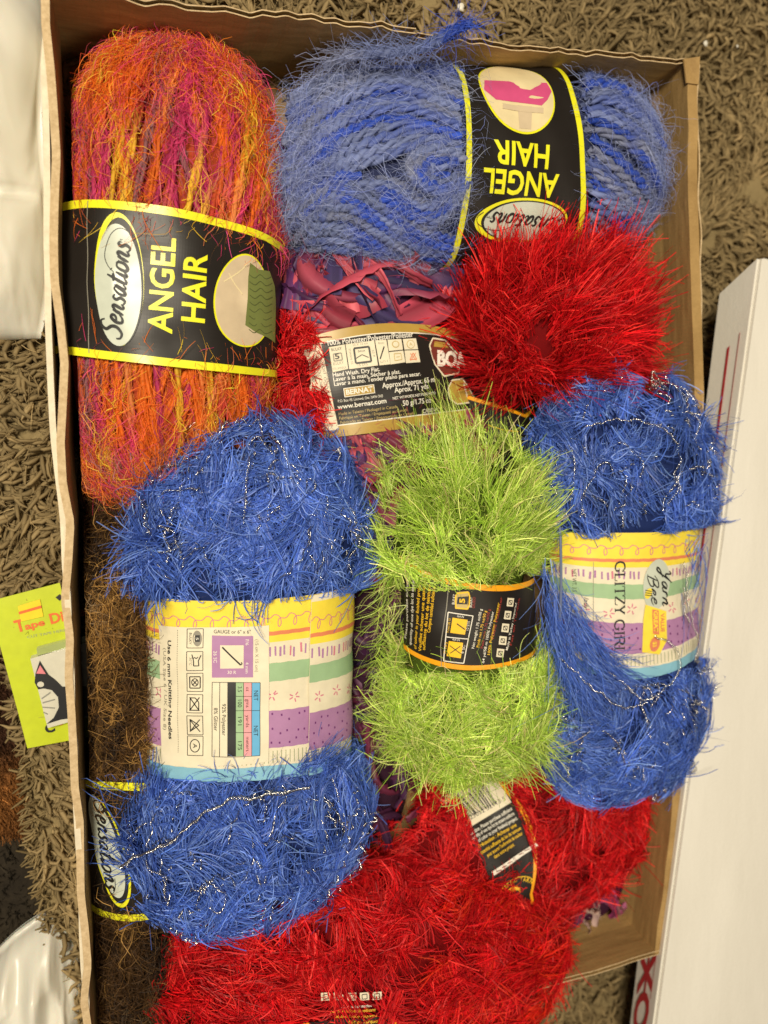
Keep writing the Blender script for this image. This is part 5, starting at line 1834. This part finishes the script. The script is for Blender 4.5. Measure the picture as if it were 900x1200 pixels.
L.line([s7(485, 345), s7(550, 412), s7(612, 472)], 1.8, K_INK, 9); L.line([s7(612, 472), s7(622, 462), s7(615, 452)], 1.2, K_INK, 9)
T_('26 SC', s7(425, 372), s7(425, 455), 3.8, K_WHITE, 8); T_('30 R', s7(520, 535), s7(580, 535), 3.8, K_WHITE, 8)
T_('F/6', s7(645, 290), s7(645, 330), 3.6, K_WHITE, 8); T_('4 mm', s7(645, 452), s7(645, 530), 3.6, K_WHITE, 8)
T_('(15 cm X 15 cm)', s7(712, 290), s7(712, 520), 3.6, K_GREY, 7)
cols_ = [415, 467, 522, 577, 632, 688, 745]
for k, m in ((2, K_INK), (3, K_LGRN), (4, K_ROSE), (5, K_SKY)):
    L.quad([s7(cols_[k], 592), s7(cols_[k + 1], 592), s7(cols_[k + 1], 1108), s7(cols_[k], 1108)], m, 7)
for x in cols_:
    L.line([s7(x, 592), s7(x, 1108)], 0.6, K_INK, 8)
L.line([s7(415, 592), s7(745, 592)], 0.6, K_INK, 8); L.line([s7(415, 1108), s7(745, 1108)], 0.6, K_INK, 8)
for y in (690, 792, 945):
    L.line([s7(577, y), s7(688, y)], 0.6, K_INK, 8)
L.line([s7(688, 792), s7(745, 792)], 0.6, K_INK, 8)
T_('8% Glitter', s7(428, 768), s7(428, 932), 4.2, K_INK, 8); T_('92% Polyester', s7(484, 742), s7(484, 965), 4.2, K_INK, 8)
for s_, y0, y1 in (('3.5', 622, 660), ('100', 715, 768), ('191', 838, 895), ('175', 1005, 1065)):
    T_(s_, s7(592, y0), s7(592, y1), 4.6, K_INK, 8)
for s_, y0, y1 in (('oz', 625, 655), ('gms', 710, 770), ('yards', 825, 910), ('meters', 975, 1075)):
    T_(s_, s7(648, y0), s7(648, y1), 4.2, K_INK, 8)
T_('NET', s7(702, 650), s7(702, 722), 5, K_INK, 8); T_('NET', s7(702, 900), s7(702, 970), 5, K_INK, 8)
L.build('band_print', lb)
# overlapping end of the band
ovl = Label(b8_, [(182, 699), (228, 703), (285, 704.5), (330, 701), (361, 697), (400, 689)],
            [(187, 907), (207, 914), (257, 919), (332, 910), (372, 902), (413, 887)], (-1.62, 1.60), rb=(b8_.B * 0.808, 0.0322), deg=2)
fl_ = keep(ovl.sheet('band_flap', K_CREAM, None, X0=Xs, lift=0.0014), root8)
glitz_bands(ovl, Xs, ovl.X1, dv=0.035, lift=0.0014, seed=2)
for k, (s_, h) in enumerate((('Distributed by Hobby stores', 3.2), ('CONSERVE LABEL FOR DYE LOT', 3.0), ('www.colour-lot.com', 3.0))):
    x = 399 + k * 4.5
    T2 = ovl.text(s_, (x, 738 + k * 4), (x + 2, 830 + k * 5), h, K_WHITE, 7)
ovl.build('flap_print', fl_)

# ---------------------------------------------------------------- blue skein, right
b9_ = Body(728, 692, 90.5, 246, 109, 0.066, 0.031, p=2.8, pinch=(0.20, -0.05, 0.42))
root9 = skein_root('eyelash_skein', 'blue and silver eyelash skein with GLITZY GIRL on its striped band', b9_, 'blue eyelash skeins')
keep(b9_.core('yarn_core', (0.012, 0.024, 0.10), None), root9)
L9 = Label(b9_, [(640, 622), (663, 622), (690, 624), (725, 625), (765, 624.5), (799, 622)],
           [(650, 770), (700, 790), (753, 795), (780, 790), (800, 780)], (-1.45, 1.12), rb=(b9_.B * 0.775, 0.0278), deg=2)
g9 = gap_of(L9, b9_, 0.0)
bag = Bag()
collar(bag, b9_, g9, PAL_B, 0.00044, phr=(-1.9, 1.9))
fur(bag, b9_, 170, 44, 0.029, 0.00044, PAL_B, gap=g9, out=0.12, flow=1.0, axial=0.1, spread=0.22, droop=0.0, curl=0.95, seed=61, scale=95, phr=(-1.9, 1.9))
fur(bag, b9_, 90, 36, 0.026, 0.00044, PAL_B, gap=g9, out=0.2, flow=0.5, radial=0.7, centre=(728, 590), spread=0.16, droop=0.14, curl=0.4, seed=62, tr=(0.3, 0.99), phr=(-2.1, 2.1))
fur(bag, b9_, 80, 34, 0.026, 0.00042, PAL_B, gap=g9, out=0.22, flow=0.7, radial=0.35, spread=0.16, droop=0.2, curl=0.8, seed=63, tr=(-0.99, -0.35), phr=(-2.1, 2.1))
# the swathe of fibres pulled across the lower left of the band
sw = [((648, 700), (672, 770), (720, 830)), ((655, 690), (690, 760), (745, 812)), ((668, 705), (705, 770), (760, 806)), ((650, 720), (668, 790), (700, 850)), ((644, 660), (652, 740), (690, 820))]
for (a, b_, c) in sw:
    m = 210
    base = resample(catmull(P(np.array([a[0], b_[0], c[0]]), np.array([a[1], b_[1], c[1]]), np.array([0.090, 0.0965, 0.0945])), 8), 60)
    i = R.integers(0, 44, m)
    sl = np.linspace(0, 1, 8)
    idx = np.clip((i[:, None] + sl[None] * R.uniform(10, 24, (m, 1))), 0, 58.9)
    lo_ = idx.astype(int)
    q = base[lo_] * (1 - (idx - lo_))[..., None] + base[lo_ + 1] * (idx - lo_)[..., None]
    o0 = R.normal(size=(m, 1, 3)) * np.array([0.0035, 0.0035, 0.0014])
    o1 = R.normal(size=(m, 1, 3)) * np.array([0.0065, 0.0065, 0.0024]) * np.where(R.random((m, 1, 1)) < 0.25, 2.0, 1.0)
    sl = sl[None, :, None]
    bag.ribbons(q + o0 + o1 * sl ** 1.5 + np.sin(sl * R.uniform(3, 8, (m, 1, 1)) + R.uniform(0, 6, (m, 1, 1))) * R.normal(size=(m, 1, 3)) * 0.0008, np.full(m, 0.00044), pick_cols(m, PAL_B))
# long loose fibres right of the band
m = 80
p0 = P(R.uniform(800, 822, m), R.uniform(625, 660, m), R.uniform(0.075, 0.092, m))
s = np.linspace(0, 1, 10)[None, :, None]
bag.ribbons(p0[:, None] + s * np.array([-0.006, -0.062, -0.004]) + np.sin(s * R.uniform(2, 7, (m, 1, 1)) + R.uniform(0, 6, (m, 1, 1))) * np.array([0.004, 0.001, 0.002]) * R.normal(size=(m, 1, 1)) + R.normal(size=(m, 1, 3)) * s * 0.005,
            np.full(m, 0.0004), pick_cols(m, PAL_B))
keep(bag.build('eyelash_fibres', FIB_GLOSS), root9)['kind'] = 'stuff'
keep(glitter(b9_, 100, None, gap=(g9[0] - 0.02, g9[1] + 0.02)), root9)
bag = Bag()
for pts in ([(715, 790), (735, 806), (752, 822), (772, 812), (795, 790), (800, 770), (786, 752), (770, 742)],
            [(655, 772), (690, 802), (728, 830), (758, 826)], [(800, 690), (812, 720), (818, 750), (816, 775)],
            [(690, 500), (720, 490), (770, 500), (795, 522)], [(800, 660), (806, 690), (803, 712), (812, 730)]):
    tl = resample(catmull(P(np.array([p[0] for p in pts]), np.array([p[1] for p in pts]), 0.0995 if pts[0][1] > 600 and pts[0][0] < 790 else 0.098), 12), 260)
    for k in range(2):
        w = np.arange(260) * 0.5 + k * PI
        if k == 0:
            tl = tl + vnoise(tl, 420, 9) * 0.0007 + vnoise(tl, 160, 10) * 0.0012
        bag.tubes((tl + np.stack([np.cos(w) * 0.6, np.cos(w) * 0.6, np.sin(w)], -1) * 0.00055)[None], 0.00019, np.array([0.8, 0.78, 0.7]), sides=4)
keep(bag.build('silver_braid', METAL), root9)['kind'] = 'stuff'
lb = keep(L9.sheet('label_band', K_CREAM, None), root9)
L = L9
glitz_bands(L, L.X0, L.X1, seed=5)
s8 = lambda x, y: (640 + x / 5.294, 610 + y / 5.294)
L.strokes(SERIF, 'GLITZY GIRL', s8(428, 252), s8(420, 830), 11.5, K_INK, w=0.16, layer=4, brush=False)
L.line([s8(292, 255), s8(292, 640)], 0.6, K_GREY, 3)
L.line([s8(292, 640), s8(292, 760), s8(560, 770)], 0.6, K_GREY, 3)
L.text('NET WT. 3.5', s8(165, 300), s8(165, 440), 4.5, K_INK, 3)
L.text('lady', s8(235, 475), s8(235, 550), 5.5, K_INK, 3, 0, 0.3)
L.oval(s8(680, 395), 18.5, 30, K_PALE, 4)
L.strokes(SCRIPT, 'Yarn', s8(700, 292), s8(712, 525), 15, K_INK, w=0.11, layer=6, slant=0.28)
L.strokes(SCRIPT, 'Bee', s8(618, 330), s8(650, 520), 12, K_INK, w=0.11, layer=6, slant=0.28)
L.oval(s8(625, 450), 4.2, 6.5, K_LYEL, 7, rot=-0.3)
for k in range(3):
    L.line([s8(605, 430 + k * 14), s8(645, 436 + k * 14)], 1.0, K_INK, 8)
L.poly([s8(612, 520), s8(735, 560), s8(742, 740), s8(700, 830), s8(590, 815), s8(600, 620)], K_LYEL, 5)
L.poly([s8(652, 548), s8(690, 556), s8(692, 705), s8(655, 700)], K_LRED, 6)
L.text('GREAT', s8(660, 560), s8(660, 692), 5.2, K_LYEL, 7, 0.03)
L.text('VALUE', s8(700, 575), s8(700, 690), 5.2, K_LRED, 7, 0.02)
L.oval(s8(668, 765), 7, 9, K_LRED, 7); L.text('$3', s8(655, 750), s8(655, 782), 5, K_LYEL, 8, 0.03)
L.build('band_print', lb)
# thin grey blue strand drawn tight over the band
tl = P(np.array([656, 657, 657.5, 657, 656]), np.array([618, 640, 680, 705, 728]), np.array([.0955, .0965, .097, .097, .095]))
bag = Bag(); bag.tubes(resample(catmull(tl, 8), 40)[None], 0.0008, np.array([0.16, 0.20, 0.34]), sides=6)
keep(bag.build('loose_strand', FIB_GLOSS), root9)

# ---------------------------------------------------------------- lime skein, centre, on top
b10 = Body(548, 716, 93, 196, 96, 0.066, 0.032, p=2.7, pinch=(0.24, 0.0, 0.33))
root10 = skein_root('eyelash_skein', 'lime green eyelash skein with an orange edged black band, in the middle of the box', b10)
keep(b10.core('yarn_core', (0.055, 0.085, 0.010), None, shrink=0.86), root10)
L10 = Label(b10, [(474, 652), (485, 662), (502, 671), (526, 678.5), (554, 682.5), (592, 684), (622, 679)],
            [(473, 757), (488, 771), (517, 780), (545, 784.5), (573, 784.5), (599, 779)], (-1.5, 1.45), rb=(b10.B * 0.785, 0.0275), deg=2)
g10 = gap_of(L10, b10, 0.0)
bag = Bag()
collar(bag, b10, g10, PAL_G, 0.00038, phr=(-1.9, 1.9))
fur(bag, b10, 120, 32, 0.029, 0.00036, PAL_G, gap=g10, out=0.25, flow=0.55, radial=0.7, centre=(548, 665), axial=0.25, mat=0.5, spread=0.20, droop=0.05, curl=0.30, seed=71, scale=45, tr=(0.2, 0.99), phr=(-2.0, 2.0), root=0.0, K_bend=0.35)
fur(bag, b10, 135, 32, 0.031, 0.00036, PAL_G, gap=g10, out=0.15, flow=1.0, radial=0.3, centre=(548, 800), spread=0.32, droop=0.15, curl=0.7, seed=72, scale=110, tr=(-0.99, -0.25), phr=(-2.0, 2.0), root=0.0, K_bend=0.7)
# upright lashes along the top
xs = np.linspace(478, 640, 46)
tt, pp = b10.cast(xs, 590 + 0.006 * (xs - 555) ** 2 + R.uniform(-25, 40, 46))
fur(bag, b10, 0, 34, 0.034, 0.00038, PAL_G, out=0.35, flow=0.05, radial=1.2, centre=(552, 700), spread=0.15, droop=0.0, curl=0.2, seed=73, mat=0.1, tvals=tt, pvals=pp, K_bend=0.2)
# lashes hanging out of the lower end and left side
xs = np.linspace(470, 650, 34)
tt, pp = b10.cast(xs, 895 - 0.004 * (xs - 555) ** 2 + R.uniform(-20, 10, 34))
fur(bag, b10, 0, 24, 0.034, 0.00038, PAL_G, out=0.2, flow=0.15, radial=1.1, centre=(545, 800), spread=0.30, droop=0.1, curl=0.5, seed=74, mat=0.2, tvals=tt, pvals=pp, K_bend=0.5)
for (side, cxx) in ((466, 520), (462, 530), (634, 560)):
    ys = np.linspace(760, 890, 16)
    tt, pp = b10.cast(np.full(16, side), ys)
    fur(bag, b10, 0, 18, 0.024, 0.00036, PAL_G, out=0.2, flow=0.2, radial=1.0, centre=(cxx, 830), spread=0.3, droop=0.2, curl=0.6, seed=75, mat=0.1, tvals=tt, pvals=pp, K_bend=0.6)
m = 420
p0 = P(R.uniform(444, 478, m), R.uniform(650, 870, m), R.uniform(0.035, 0.075, m))
s = np.linspace(0, 1, 9)[None, :, None]
dd = nrm(R.normal(size=(m, 1, 3)) * np.array([0.5, 0.6, 0.3]) + np.array([-0.6, -0.7, -0.3]))
bag.ribbons(p0[:, None] + dd * s * R.uniform(0.010, 0.024, (m, 1, 1)) + R.normal(size=(m, 1, 3)) * np.sin(s * PI) * 0.003, np.full(m, 0.0004), pick_cols(m, PAL_G))
# the long wisp lying up over the gold and black band
for (x0, y0, x1, y1, n_) in ((532, 560, 512, 448, 46), (535, 565, 522, 455, 40), (540, 560, 500, 452, 26), (545, 565, 540, 480, 40), (528, 570, 470, 512, 18), (530, 555, 440, 520, 8), (552, 560, 568, 452, 4), (545, 560, 560, 470, 5)):
    m = n_
    s = np.linspace(0, 1, 8)[None, :, None]
    a = P(x0, y0, 0.088); c = P(x1, y1, 0.072)
    bowd = R.normal(size=(m, 1, 3)) * np.array([0.004, 0.001, 0.002])
    pth = a + (c - a) * s * R.uniform(0.55, 1.1, (m, 1, 1)) + R.normal(size=(m, 1, 3)) * 0.0016 * (0.5 + s) + bowd * np.sin(s * PI) + np.array([0, 0, 0.006]) * np.sin(s * PI)
    bag.ribbons(pth, np.full(m, 0.00042), pick_cols(m, PAL_G))
# single lashes over the band
for k in range(26):
    x0, y0 = R.uniform(478, 615), (680 if R.random() < 0.35 else 772)
    tt, pp = b10.cast([x0], [y0])
    fur(bag, b10, 0, 1, 0.022, 0.00036, PAL_G, out=0.30, flow=0.4, radial=-0.6 if R.random() < 0.5 else 0.7, centre=(545, 900 if y0 > 700 else 600), spread=0.5, droop=0.1, curl=0.5, seed=76 + k, mat=0.0, tvals=tt, pvals=pp, rootoff=0.003)
keep(bag.build('eyelash_fibres', FIB_GLOSS), root10)['kind'] = 'stuff'
lb = keep(L10.sheet('label_band', K_BLACK, None), root10)
L = L10
s6 = lambda x, y: (460 + x / 5.294, 650 + y / 5.294)
L.band(0.0, 0.070, K_ORANGE); L.band(0.945, 1.0, K_ORANGE)
T_ = L.text
blk = [('Please purchase sufficient', (92, 520), (112, 120), K_WHITE), ('quantity of one dye lot to ensure', (122, 560), (146, 140), K_WHITE),
       ('of colour in your finished project', (152, 585), (182, 165), K_YEL2), ('Veuillez acheter une quantité', (182, 600), (212, 160), K_YEL2),
       ('suffisante du lot de teinture', (205, 590), (242, 185), K_YEL2), ('Compre cantidad suficiente', (238, 480), (268, 195), K_YEL2)]
for s_, a, b_, m in blk:
    T_(s_, s6(*a), s6(*b_), 3.9, m, 3, 0.01)
L.quad([s6(395, 232), s6(470, 226), s6(466, 340), s6(388, 335)], K_GOLDINK, 2)
L.line([s6(400, 240), s6(470, 232), s6(478, 262), s6(475, 310), s6(464, 336), s6(392, 330), s6(390, 262)], 1.6, K_YEL2, 3, closed=True)
L.quad([s6(404, 262), s6(470, 258), s6(464, 308), s6(398, 306)], K_INK, 3)
T_('5', s6(446, 300), s6(448, 272), 6, K_YEL2, 4, 0.03)
T_('BULKY', s6(385, 308), s6(392, 245), 3.2, K_WHITE, 3); T_('BULKY', s6(490, 325), s6(494, 262), 3.4, K_WHITE, 3); T_('GRUESO', s6(508, 330), s6(513, 262), 3.2, K_REDINK, 3)
L.line([s6(345, 355), s6(497, 378), s6(440, 670), s6(318, 655)], 1.1, K_WHITE, 3, closed=True)
L.line([s6(330, 505), s6(466, 522)], 1.1, K_WHITE, 3)
L.quad([s6(372, 388), s6(464, 402), s6(448, 495), s6(358, 480)], K_YEL2, 3)
L.quad([s6(350, 532), s6(437, 545), s6(422, 640), s6(336, 625)], K_YEL2, 3)
L.line([s6(398, 425), s6(448, 462)], 1.3, K_INK, 4)
L.line([s6(355, 560), s6(422, 612)], 1.0, K_INK, 4); L.line([s6(420, 565), s6(358, 608)], 1.0, K_INK, 4)
T_('4x4 IN', s6(398, 385), s6(440, 392), 2.8, K_WHITE, 3); T_('4x4 IN', s6(370, 528), s6(415, 535), 2.8, K_WHITE, 3)
T_('12 STS', s6(470, 468), s6(480, 412), 3.0, K_WHITE, 3); T_('9 SC', s6(442, 612), s6(450, 560), 3.0, K_WHITE, 3)
T_('9 mm US 13', s6(350, 480), s6(362, 395), 2.8, K_YEL2, 3); T_('K-10.5', s6(330, 610), s6(342, 540), 2.8, K_YEL2, 3)
for s_, a, b_, m in (('Net weight 1.75 oz/50 g', (505, 582), (552, 335), K_WHITE), ('Poids net 1.75 oz/50 g', (535, 575), (578, 345), K_YEL2),
                     ('Peso neto 1.75 oz/50 g', (560, 580), (600, 335), K_REDINK), ('64 yd/58 m 100% Polyester', (565, 670), (622, 350), K_WHITE),
                     ('100% Polyester Polyester', (600, 620), (655, 295), K_YEL2), ('100% Poliéster', (625, 520), (672, 260), K_REDINK),
                     ('Made in Turkey - Imported', (705, 590), (765, 300), K_WHITE), ('Fait en Turquie', (728, 560), (785, 270), K_REDINK)):
    T_(s_, s6(*a), s6(*b_), 3.2, m, 3, 0.005)
for (x, y) in ((722, 293), (707, 373), (693, 452), (677, 530), (662, 607)):
    L.quad([s6(x - 18, y - 28), s6(x + 24, y - 24), s6(x + 18, y + 28), s6(x - 24, y + 24)], K_CREAM, 3)
    L.line([s6(x - 10, y - 12), s6(x + 12, y - 10), s6(x + 8, y + 14), s6(x - 12, y + 12)], 0.9, K_INK, 4, closed=True)
    L.line([s6(x - 10, y - 12), s6(x + 8, y + 14)], 0.8, K_INK, 5)
L.line([s6(352, 150), s6(335, 330), s6(300, 560), s6(305, 690)], 1.0, K_GREY, 2)  # highlight down the band, painted as a grey line
L.build('band_print', lb)

# ---------------------------------------------------------------- red skein with the barcode, lower right
b11 = Body(606, 985, 26, 155, 92, 0.036, 0.029, p=2.8)
root11 = skein_root('eyelash_skein', 'red eyelash skein with a barcode on its slanting orange edged band', b11, 'red eyelash skeins')
keep(b11.core('yarn_core', (0.14, 0.003, 0.004), None, shrink=0.88), root11)
# axis points up-right: the "top" edge is the orange one on the right
L11 = Label(b11, [(581, 911), (599, 930), (616, 958), (627, 980), (630.5, 996), (629, 1018), (624, 1038)],
            [(520, 948), (533, 960), (547, 975), (560, 1000), (572, 1030), (580, 1060)], (-1.5, 1.5), rb=(b11.B * 0.95, 0.0305), deg=2)
g11 = (L11.ybot(0.0) / b11.A, L11.ytop(0.0) / b11.A)
bag = Bag()
collar(bag, b11, g11, PAL_R, 0.00046, phr=(-1.9, 1.9))
fur(bag, b11, 150, 38, 0.029, 0.00046, PAL_R, gap=g11, out=0.15, flow=0.6, radial=0.5, centre=(620, 940), spread=0.18, droop=0.15, curl=0.5, seed=81, phr=(-2.0, 2.0))
fur(bag, b11, 90, 34, 0.024, 0.00046, PAL_R, gap=g11, out=0.2, flow=0.8, radial=0.2, spread=0.25, curl=0.6, seed=84, tr=(0.0, 0.75), phr=(-1.6, 1.9))
fur(bag, b11, 70, 26, 0.031, 0.00046, PAL_R, gap=(-1.1, 0.45), out=0.25, flow=0.25, radial=1.0, centre=(600, 950), spread=0.22, droop=0.1, seed=82, tr=(0.45, 0.99), phr=(-1.6, 2.1))
xs = np.linspace(560, 620, 8)
tt, pp = b11.cast(xs, 1040 - (xs - 560) * 0.35)
fur(bag, b11, 0, 9, 0.020, 0.00036, PAL_R, out=0.4, flow=0.5, radial=0.3, centre=(560, 1080), spread=0.5, droop=0.1, curl=0.5, seed=83, mat=0.0, tvals=tt, pvals=pp, rootoff=0.002)
keep(bag.build('eyelash_fibres', FIB_SILK), root11)['kind'] = 'stuff'
lb = keep(L11.sheet('label_band', K_BLACK, None), root11)
L = L11
s5 = lambda x, y: (520 + x / 7.5, 905 + y / 7.5)
L.band(0.0, 0.075, K_ORANGE)
L.quad([s5(-60, 240), s5(440, 40), s5(592, 265), s5(205, 498)], K_CREAM, 2)
x = 0.04
rr = np.random.default_rng(4)
while x < 0.90:
    w = rr.choice([0.010, 0.018, 0.028]); 
    a = np.array(s5(0, 300)) * (1 - x) + np.array(s5(390, 90)) * x
    b_ = np.array(s5(150, 430)) * (1 - x) + np.array(s5(500, 262)) * x
    L.line([a, b_], w * 62, K_INK, 3)
    x += w + rr.choice([0.012, 0.02, 0.03])
L.text('0 23032 52113 5', s5(195, 440), s5(545, 245), 4.6, K_INK, 3)
T_ = L.text
for s_, a, b_, m in (('Caution. Please purchase sufficient', (232, 555), (602, 330), K_WHITE), ('quantity of one dye lot to ensure uniform', (250, 592), (618, 372), K_WHITE),
                     ('of color to your finished project.', (305, 612), (645, 410), K_WHITE), ('Précaution : Acheter une', (305, 662), (635, 470), K_YEL2),
                     ('quantité suffisante du lot de teinture', (325, 715), (675, 497), K_YEL2), ('pour assurer l’uniformité de couleur', (380, 738), (688, 540), K_YEL2),
                     ('dans votre projet.', (440, 752), (620, 640), K_YEL2)):
    T_(s_, s5(*a), s5(*b_), 4.0, m, 3, 0.012)
L.quad([s5(412, 872), s5(800, 618), s5(826, 640), s5(440, 902)], K_WHITE, 3)
for k in range(6):
    L.line([s5(455 + k * 50, 868 - k * 36), s5(500 + k * 50, 850 - k * 36)], 1.0, K_MAROON, 4)
arc = [s5(*p) for p in ((520, 1010), (580, 950), (660, 915), (740, 915), (790, 945))]
L.line(arc, 0.9, K_YEL2, 3, smooth=True)
for ch, (x, y), (x2, y2) in (('L', (530, 1035), (545, 1018)), ('I', (548, 1012), (552, 1006)), ('A', (556, 1008), (582, 985)), ('N', (588, 982), (612, 962)), ('D', (618, 962), (642, 950)), ('Y', (664, 952), (686, 948)), ('A', (690, 952), (712, 952)), ('R', (716, 954), (738, 960)), ('N', (744, 962), (764, 972))):
    T_(ch, s5(x, y), s5(x2, y2), 5.0, K_YEL2, 3, 0.02)
L.oval(s5(608, 1040), 8.5, 6.5, K_YEL2, 3, rot=0.4); L.oval(s5(622, 1052), 5, 3.6, K_BLACK, 4, rot=0.4)
L.build('band_print', lb)

# ---------------------------------------------------------------- red skein at the bottom
b12 = Body(440, 1132, 3, 228, 116, 0.052, 0.036, p=2.3)
root12 = skein_root('eyelash_skein', 'largest red eyelash skein, its black band almost buried in its own pile', b12, 'red eyelash skeins')
keep(b12.core('yarn_core', (0.14, 0.003, 0.004), None, shrink=0.88), root12)
L12 = Label(b12, [(461, 1130), (463, 1160), (464, 1200)], [(359, 1125), (357, 1160), (356, 1200)], (0.05, 1.6), rb=(b12.B * 1.04, 0.0385), deg=1)
bag = Bag()
fur(bag, b12, 260, 44, 0.036, 0.00048, PAL_R, out=0.12, flow=0.9, radial=0.3, centre=(480, 1060), spread=0.18, droop=0.15, curl=0.55, seed=91, scale=70, phr=(-2.1, -0.04))
fur(bag, b12, 120, 36, 0.025, 0.00048, PAL_RO, out=0.35, flow=0.55, radial=0.6, spread=0.2, droop=0.15, curl=0.5, seed=92, tr=(0.19, 0.99), phr=(-1.2, 2.0))
fur(bag, b12, 120, 36, 0.025, 0.00048, PAL_R, out=0.35, flow=0.55, radial=0.6, spread=0.2, droop=0.15, curl=0.5, seed=93, tr=(-0.99, -0.44), phr=(-0.6, 2.0))
fur(bag, b12, 130, 40, 0.030, 0.00048, PAL_R, out=0.15, flow=0.9, radial=0.3, centre=(480, 1060), spread=0.18, curl=0.55, seed=95, scale=70, tr=(0.20, 0.60), phr=(-0.6, 1.3), root=0.003)
xs = np.linspace(352, 470, 30)
tt, pp = b12.cast(xs, np.full(30, 1108) + R.uniform(-8, 14, 30))
fur(bag, b12, 0, 22, 0.020, 0.00044, PAL_R, out=0.35, flow=0.15, radial=0.8, centre=(420, 1020), spread=0.3, droop=0.15, curl=0.5, seed=94, mat=0.0, tvals=tt, pvals=pp, rootoff=0.001)
keep(bag.build('eyelash_fibres', FIB_SILK), root12)['kind'] = 'stuff'
lb = keep(L12.sheet('label_band', K_BLACK, None), root12)
L = L12
s4 = lambda x, y: (330 + x / 4.737, 1080 + y / 4.737)
L.band(0.0, 0.055, K_ORANGE); L.band(0.945, 1.0, K_ORANGE)
for k in range(5):
    x = 215 + k * 72
    L.quad([s4(x, 390), s4(x + 52, 388), s4(x + 54, 432), s4(x + 2, 434)], K_CREAM, 2)
    L.line([s4(x + 12, 400), s4(x + 40, 398), s4(x + 42, 424), s4(x + 14, 426)], 0.9, K_INK, 3, closed=True)
L.text('Hand wash or machine', s4(330, 480), s4(500, 470), 3.6, K_WHITE, 2, 0.01)
L.text('Ne pas utiliser javellisant', s4(270, 505), s4(520, 495), 3.6, K_YEL2, 2, 0.01)
L.text('Made in Turkey - Imported', s4(300, 535), s4(525, 525), 3.4, K_YEL2, 2, 0.01)
L.text('Fait en Turquie', s4(370, 562), s4(530, 555), 4.2, K_YEL2, 2, 0.015)
L.build('band_print', lb)

print('objects', len(bpy.data.objects), 'polys', sum(len(o.data.polygons) for o in bpy.data.objects if o.type == 'MESH'))
